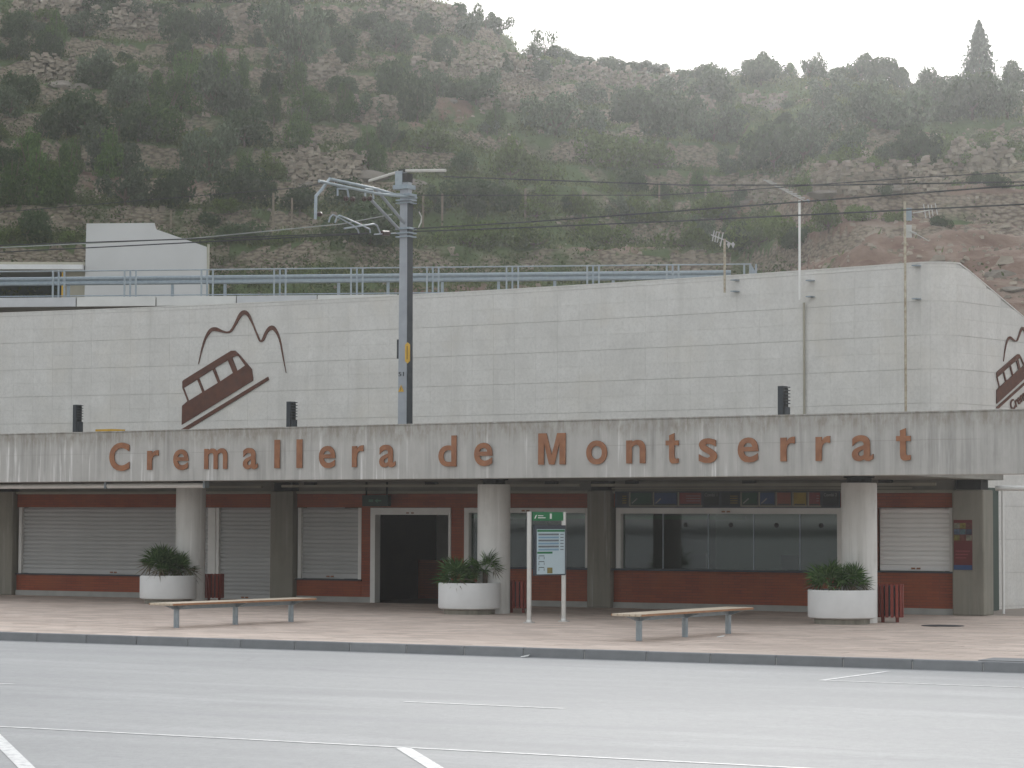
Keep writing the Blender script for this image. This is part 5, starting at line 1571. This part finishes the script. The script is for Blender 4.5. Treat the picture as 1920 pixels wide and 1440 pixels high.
V = np.stack([np.stack([bx - np.cos(a) * w, by - np.sin(a) * w, bz], -1), np.stack([bx + np.cos(a) * w, by + np.sin(a) * w, bz], -1), np.stack([bx + rr.normal(0, .12, (N_, nb)), by + rr.normal(0, .12, (N_, nb)), bz + L], -1)], 2).reshape(-1, 3).astype(np.float32)
nt_ = len(V) // 3
me = bpy.data.meshes.new('grass'); me.vertices.add(len(V)); me.vertices.foreach_set('co', V.ravel())
me.loops.add(nt_ * 3); me.loops.foreach_set('vertex_index', np.arange(nt_ * 3, dtype=np.int32)); me.polygons.add(nt_); me.polygons.foreach_set('loop_start', (np.arange(nt_) * 3).astype(np.int32)); me.update(calc_edges=True)
me.materials.append(MT['grass'])
tag(inst('grass', me), 'dry olive green grass covering the terraces of the hill', 'grass', kind='stuff')
s, d, z, rr = scatter(17000, 14, lambda r, s, d, z, ris, t, p, so: (t > -.02) & (r.random(len(s)) < (1 - so) ** 2 * np.clip(.55 * ((t < .13) & (p > 760)) + fbm(s / 5, d / 4, 71) * 2.8 - .75 + .35 * (p < 800), .04, .9)))
q = 26
N_ = len(s)
ctr = np.stack([s, d, z], -1)[:, None, :]
R = rr.uniform(.25, .95, (N_, 1, 1))
off = rr.normal(0, .5, (N_, q, 3)) * R; off[..., 2] = np.abs(off[..., 2]) * .9
P = ctr + off
t1 = rr.normal(size=(N_, q, 3)); t1 /= np.linalg.norm(t1, axis=-1, keepdims=True)
t2 = np.cross(t1, rr.normal(size=(N_, q, 3))); t2 /= np.linalg.norm(t2, axis=-1, keepdims=True)
k_ = rr.uniform(.05, .11, (N_, q, 1))
V = np.stack([P - t1 * k_, P - t2 * k_ * .5, P + t1 * k_, P + t2 * k_ * .5], 2).reshape(-1, 3).astype(np.float32)
nq = len(V) // 4
me = bpy.data.meshes.new('scrub'); me.vertices.add(len(V)); me.vertices.foreach_set('co', V.ravel())
me.loops.add(nq * 4); me.loops.foreach_set('vertex_index', np.arange(nq * 4, dtype=np.int32)); me.polygons.add(nq); me.polygons.foreach_set('loop_start', (np.arange(nq) * 4).astype(np.int32)); me.update(calc_edges=True)
me.materials.append(mat_leaf('scrub_leaves', (.085, .11, .045), (.048, .064, .026), (.13, .15, .07), 0))
tag(inst('scrub', me), 'low tangled scrub between the bushes on the hill', 'scrub', kind='stuff')

s, d, z, rr = scatter(16000, 24, lambda r, s, d, z, ris, t, p, so: (t > -.01) & (r.random(len(s)) < np.clip(so * 1.1 + ris * .5 + .04, 0, 1)))
m = MB()
for i in range(len(s)):
    k_ = float(rr.uniform(.05, .16)) * (2.0 if rr.random() < .05 else 1)
    Mx = Matrix.Translation((s[i], d[i], z[i] + k_ * .1)) @ Matrix.Rotation(float(rr.uniform(0, 6.28)), 4, 'Z') @ Matrix.Rotation(float(rr.uniform(-.5, .5)), 4, 'X')
    m.add([(-k_, -k_ * .6, -k_ * .5), (k_ * .9, -k_ * .7, -k_ * .5), (k_ * .1, k_, -k_ * .5), (-k_ * .5, -k_ * .3, k_ * .45), (k_ * .6, -k_ * .2, k_ * .4), (k_ * .1, k_ * .5, k_ * .35)],
          [(0, 1, 4, 3), (1, 2, 5, 4), (2, 0, 3, 5), (3, 4, 5)], Mx)
tag(m.build('rubble', MT['rock']), 'loose stones scattered over the bare earth of the hill', 'rubble', kind='stuff')

# wire fences on the slope
def hill_fence(posts, lab):
    f = thing('wire_fence', lab, 'fence', None, 'wire fences on the slope')
    tops = []
    for (px, yt, yb2) in posts:
        p = hill_at(px, yb2)
        if p is None: continue
        h = (yb2 - yt) * p.y / FPX
        MB().tube([p - Vector((0, 0, .2)), p + Vector((0, 0, h))], .05, 6).build('post', MT['post_wood'], f)
        tops.append((p, h))
    for a_, b_ in zip(tops[:-1], tops[1:]):
        for k2 in (.55, .92):
            MB().tube([a_[0] + Vector((0, 0, a_[1] * k2)), b_[0] + Vector((0, 0, b_[1] * k2))], .006, 4).build('wire', MT['wire'], f)
hill_fence([(51, 418, 456), (165, 416, 450), (320, 398, 440), (512, 376, 442), (547, 376, 438), (793, 366, 426), (829, 368, 426), (985, 354, 412), (1093, 358, 420)], 'timber post and wire fence along the foot of the slope behind the mast')
hill_fence([(1236, 338, 396), (1323, 352, 402), (1421, 322, 370), (1528, 340, 398), (1584, 311, 360), (1693, 335, 386)], 'timber post and wire fence running up behind the antennas')

# ------------------------------------------------------------------ haze
m, t, b = new_mat('haze_air')
t.nodes.remove(b)
pv = nd(t, 'ShaderNodeVolumePrincipled')
pv.inputs['Color'].default_value = (.93, .955, .965, 1)
pv.inputs['Density'].default_value = .00040
pv.inputs['Anisotropy'].default_value = .86
t.links.new(pv.outputs[0], t.nodes['Material Output'].inputs['Volume'])
hz = MB().box(-950, 950, -950, 950, -2.2, 72).build('haze', m)
tag(hz, 'pale evening haze over the valley', 'haze', kind='stuff')
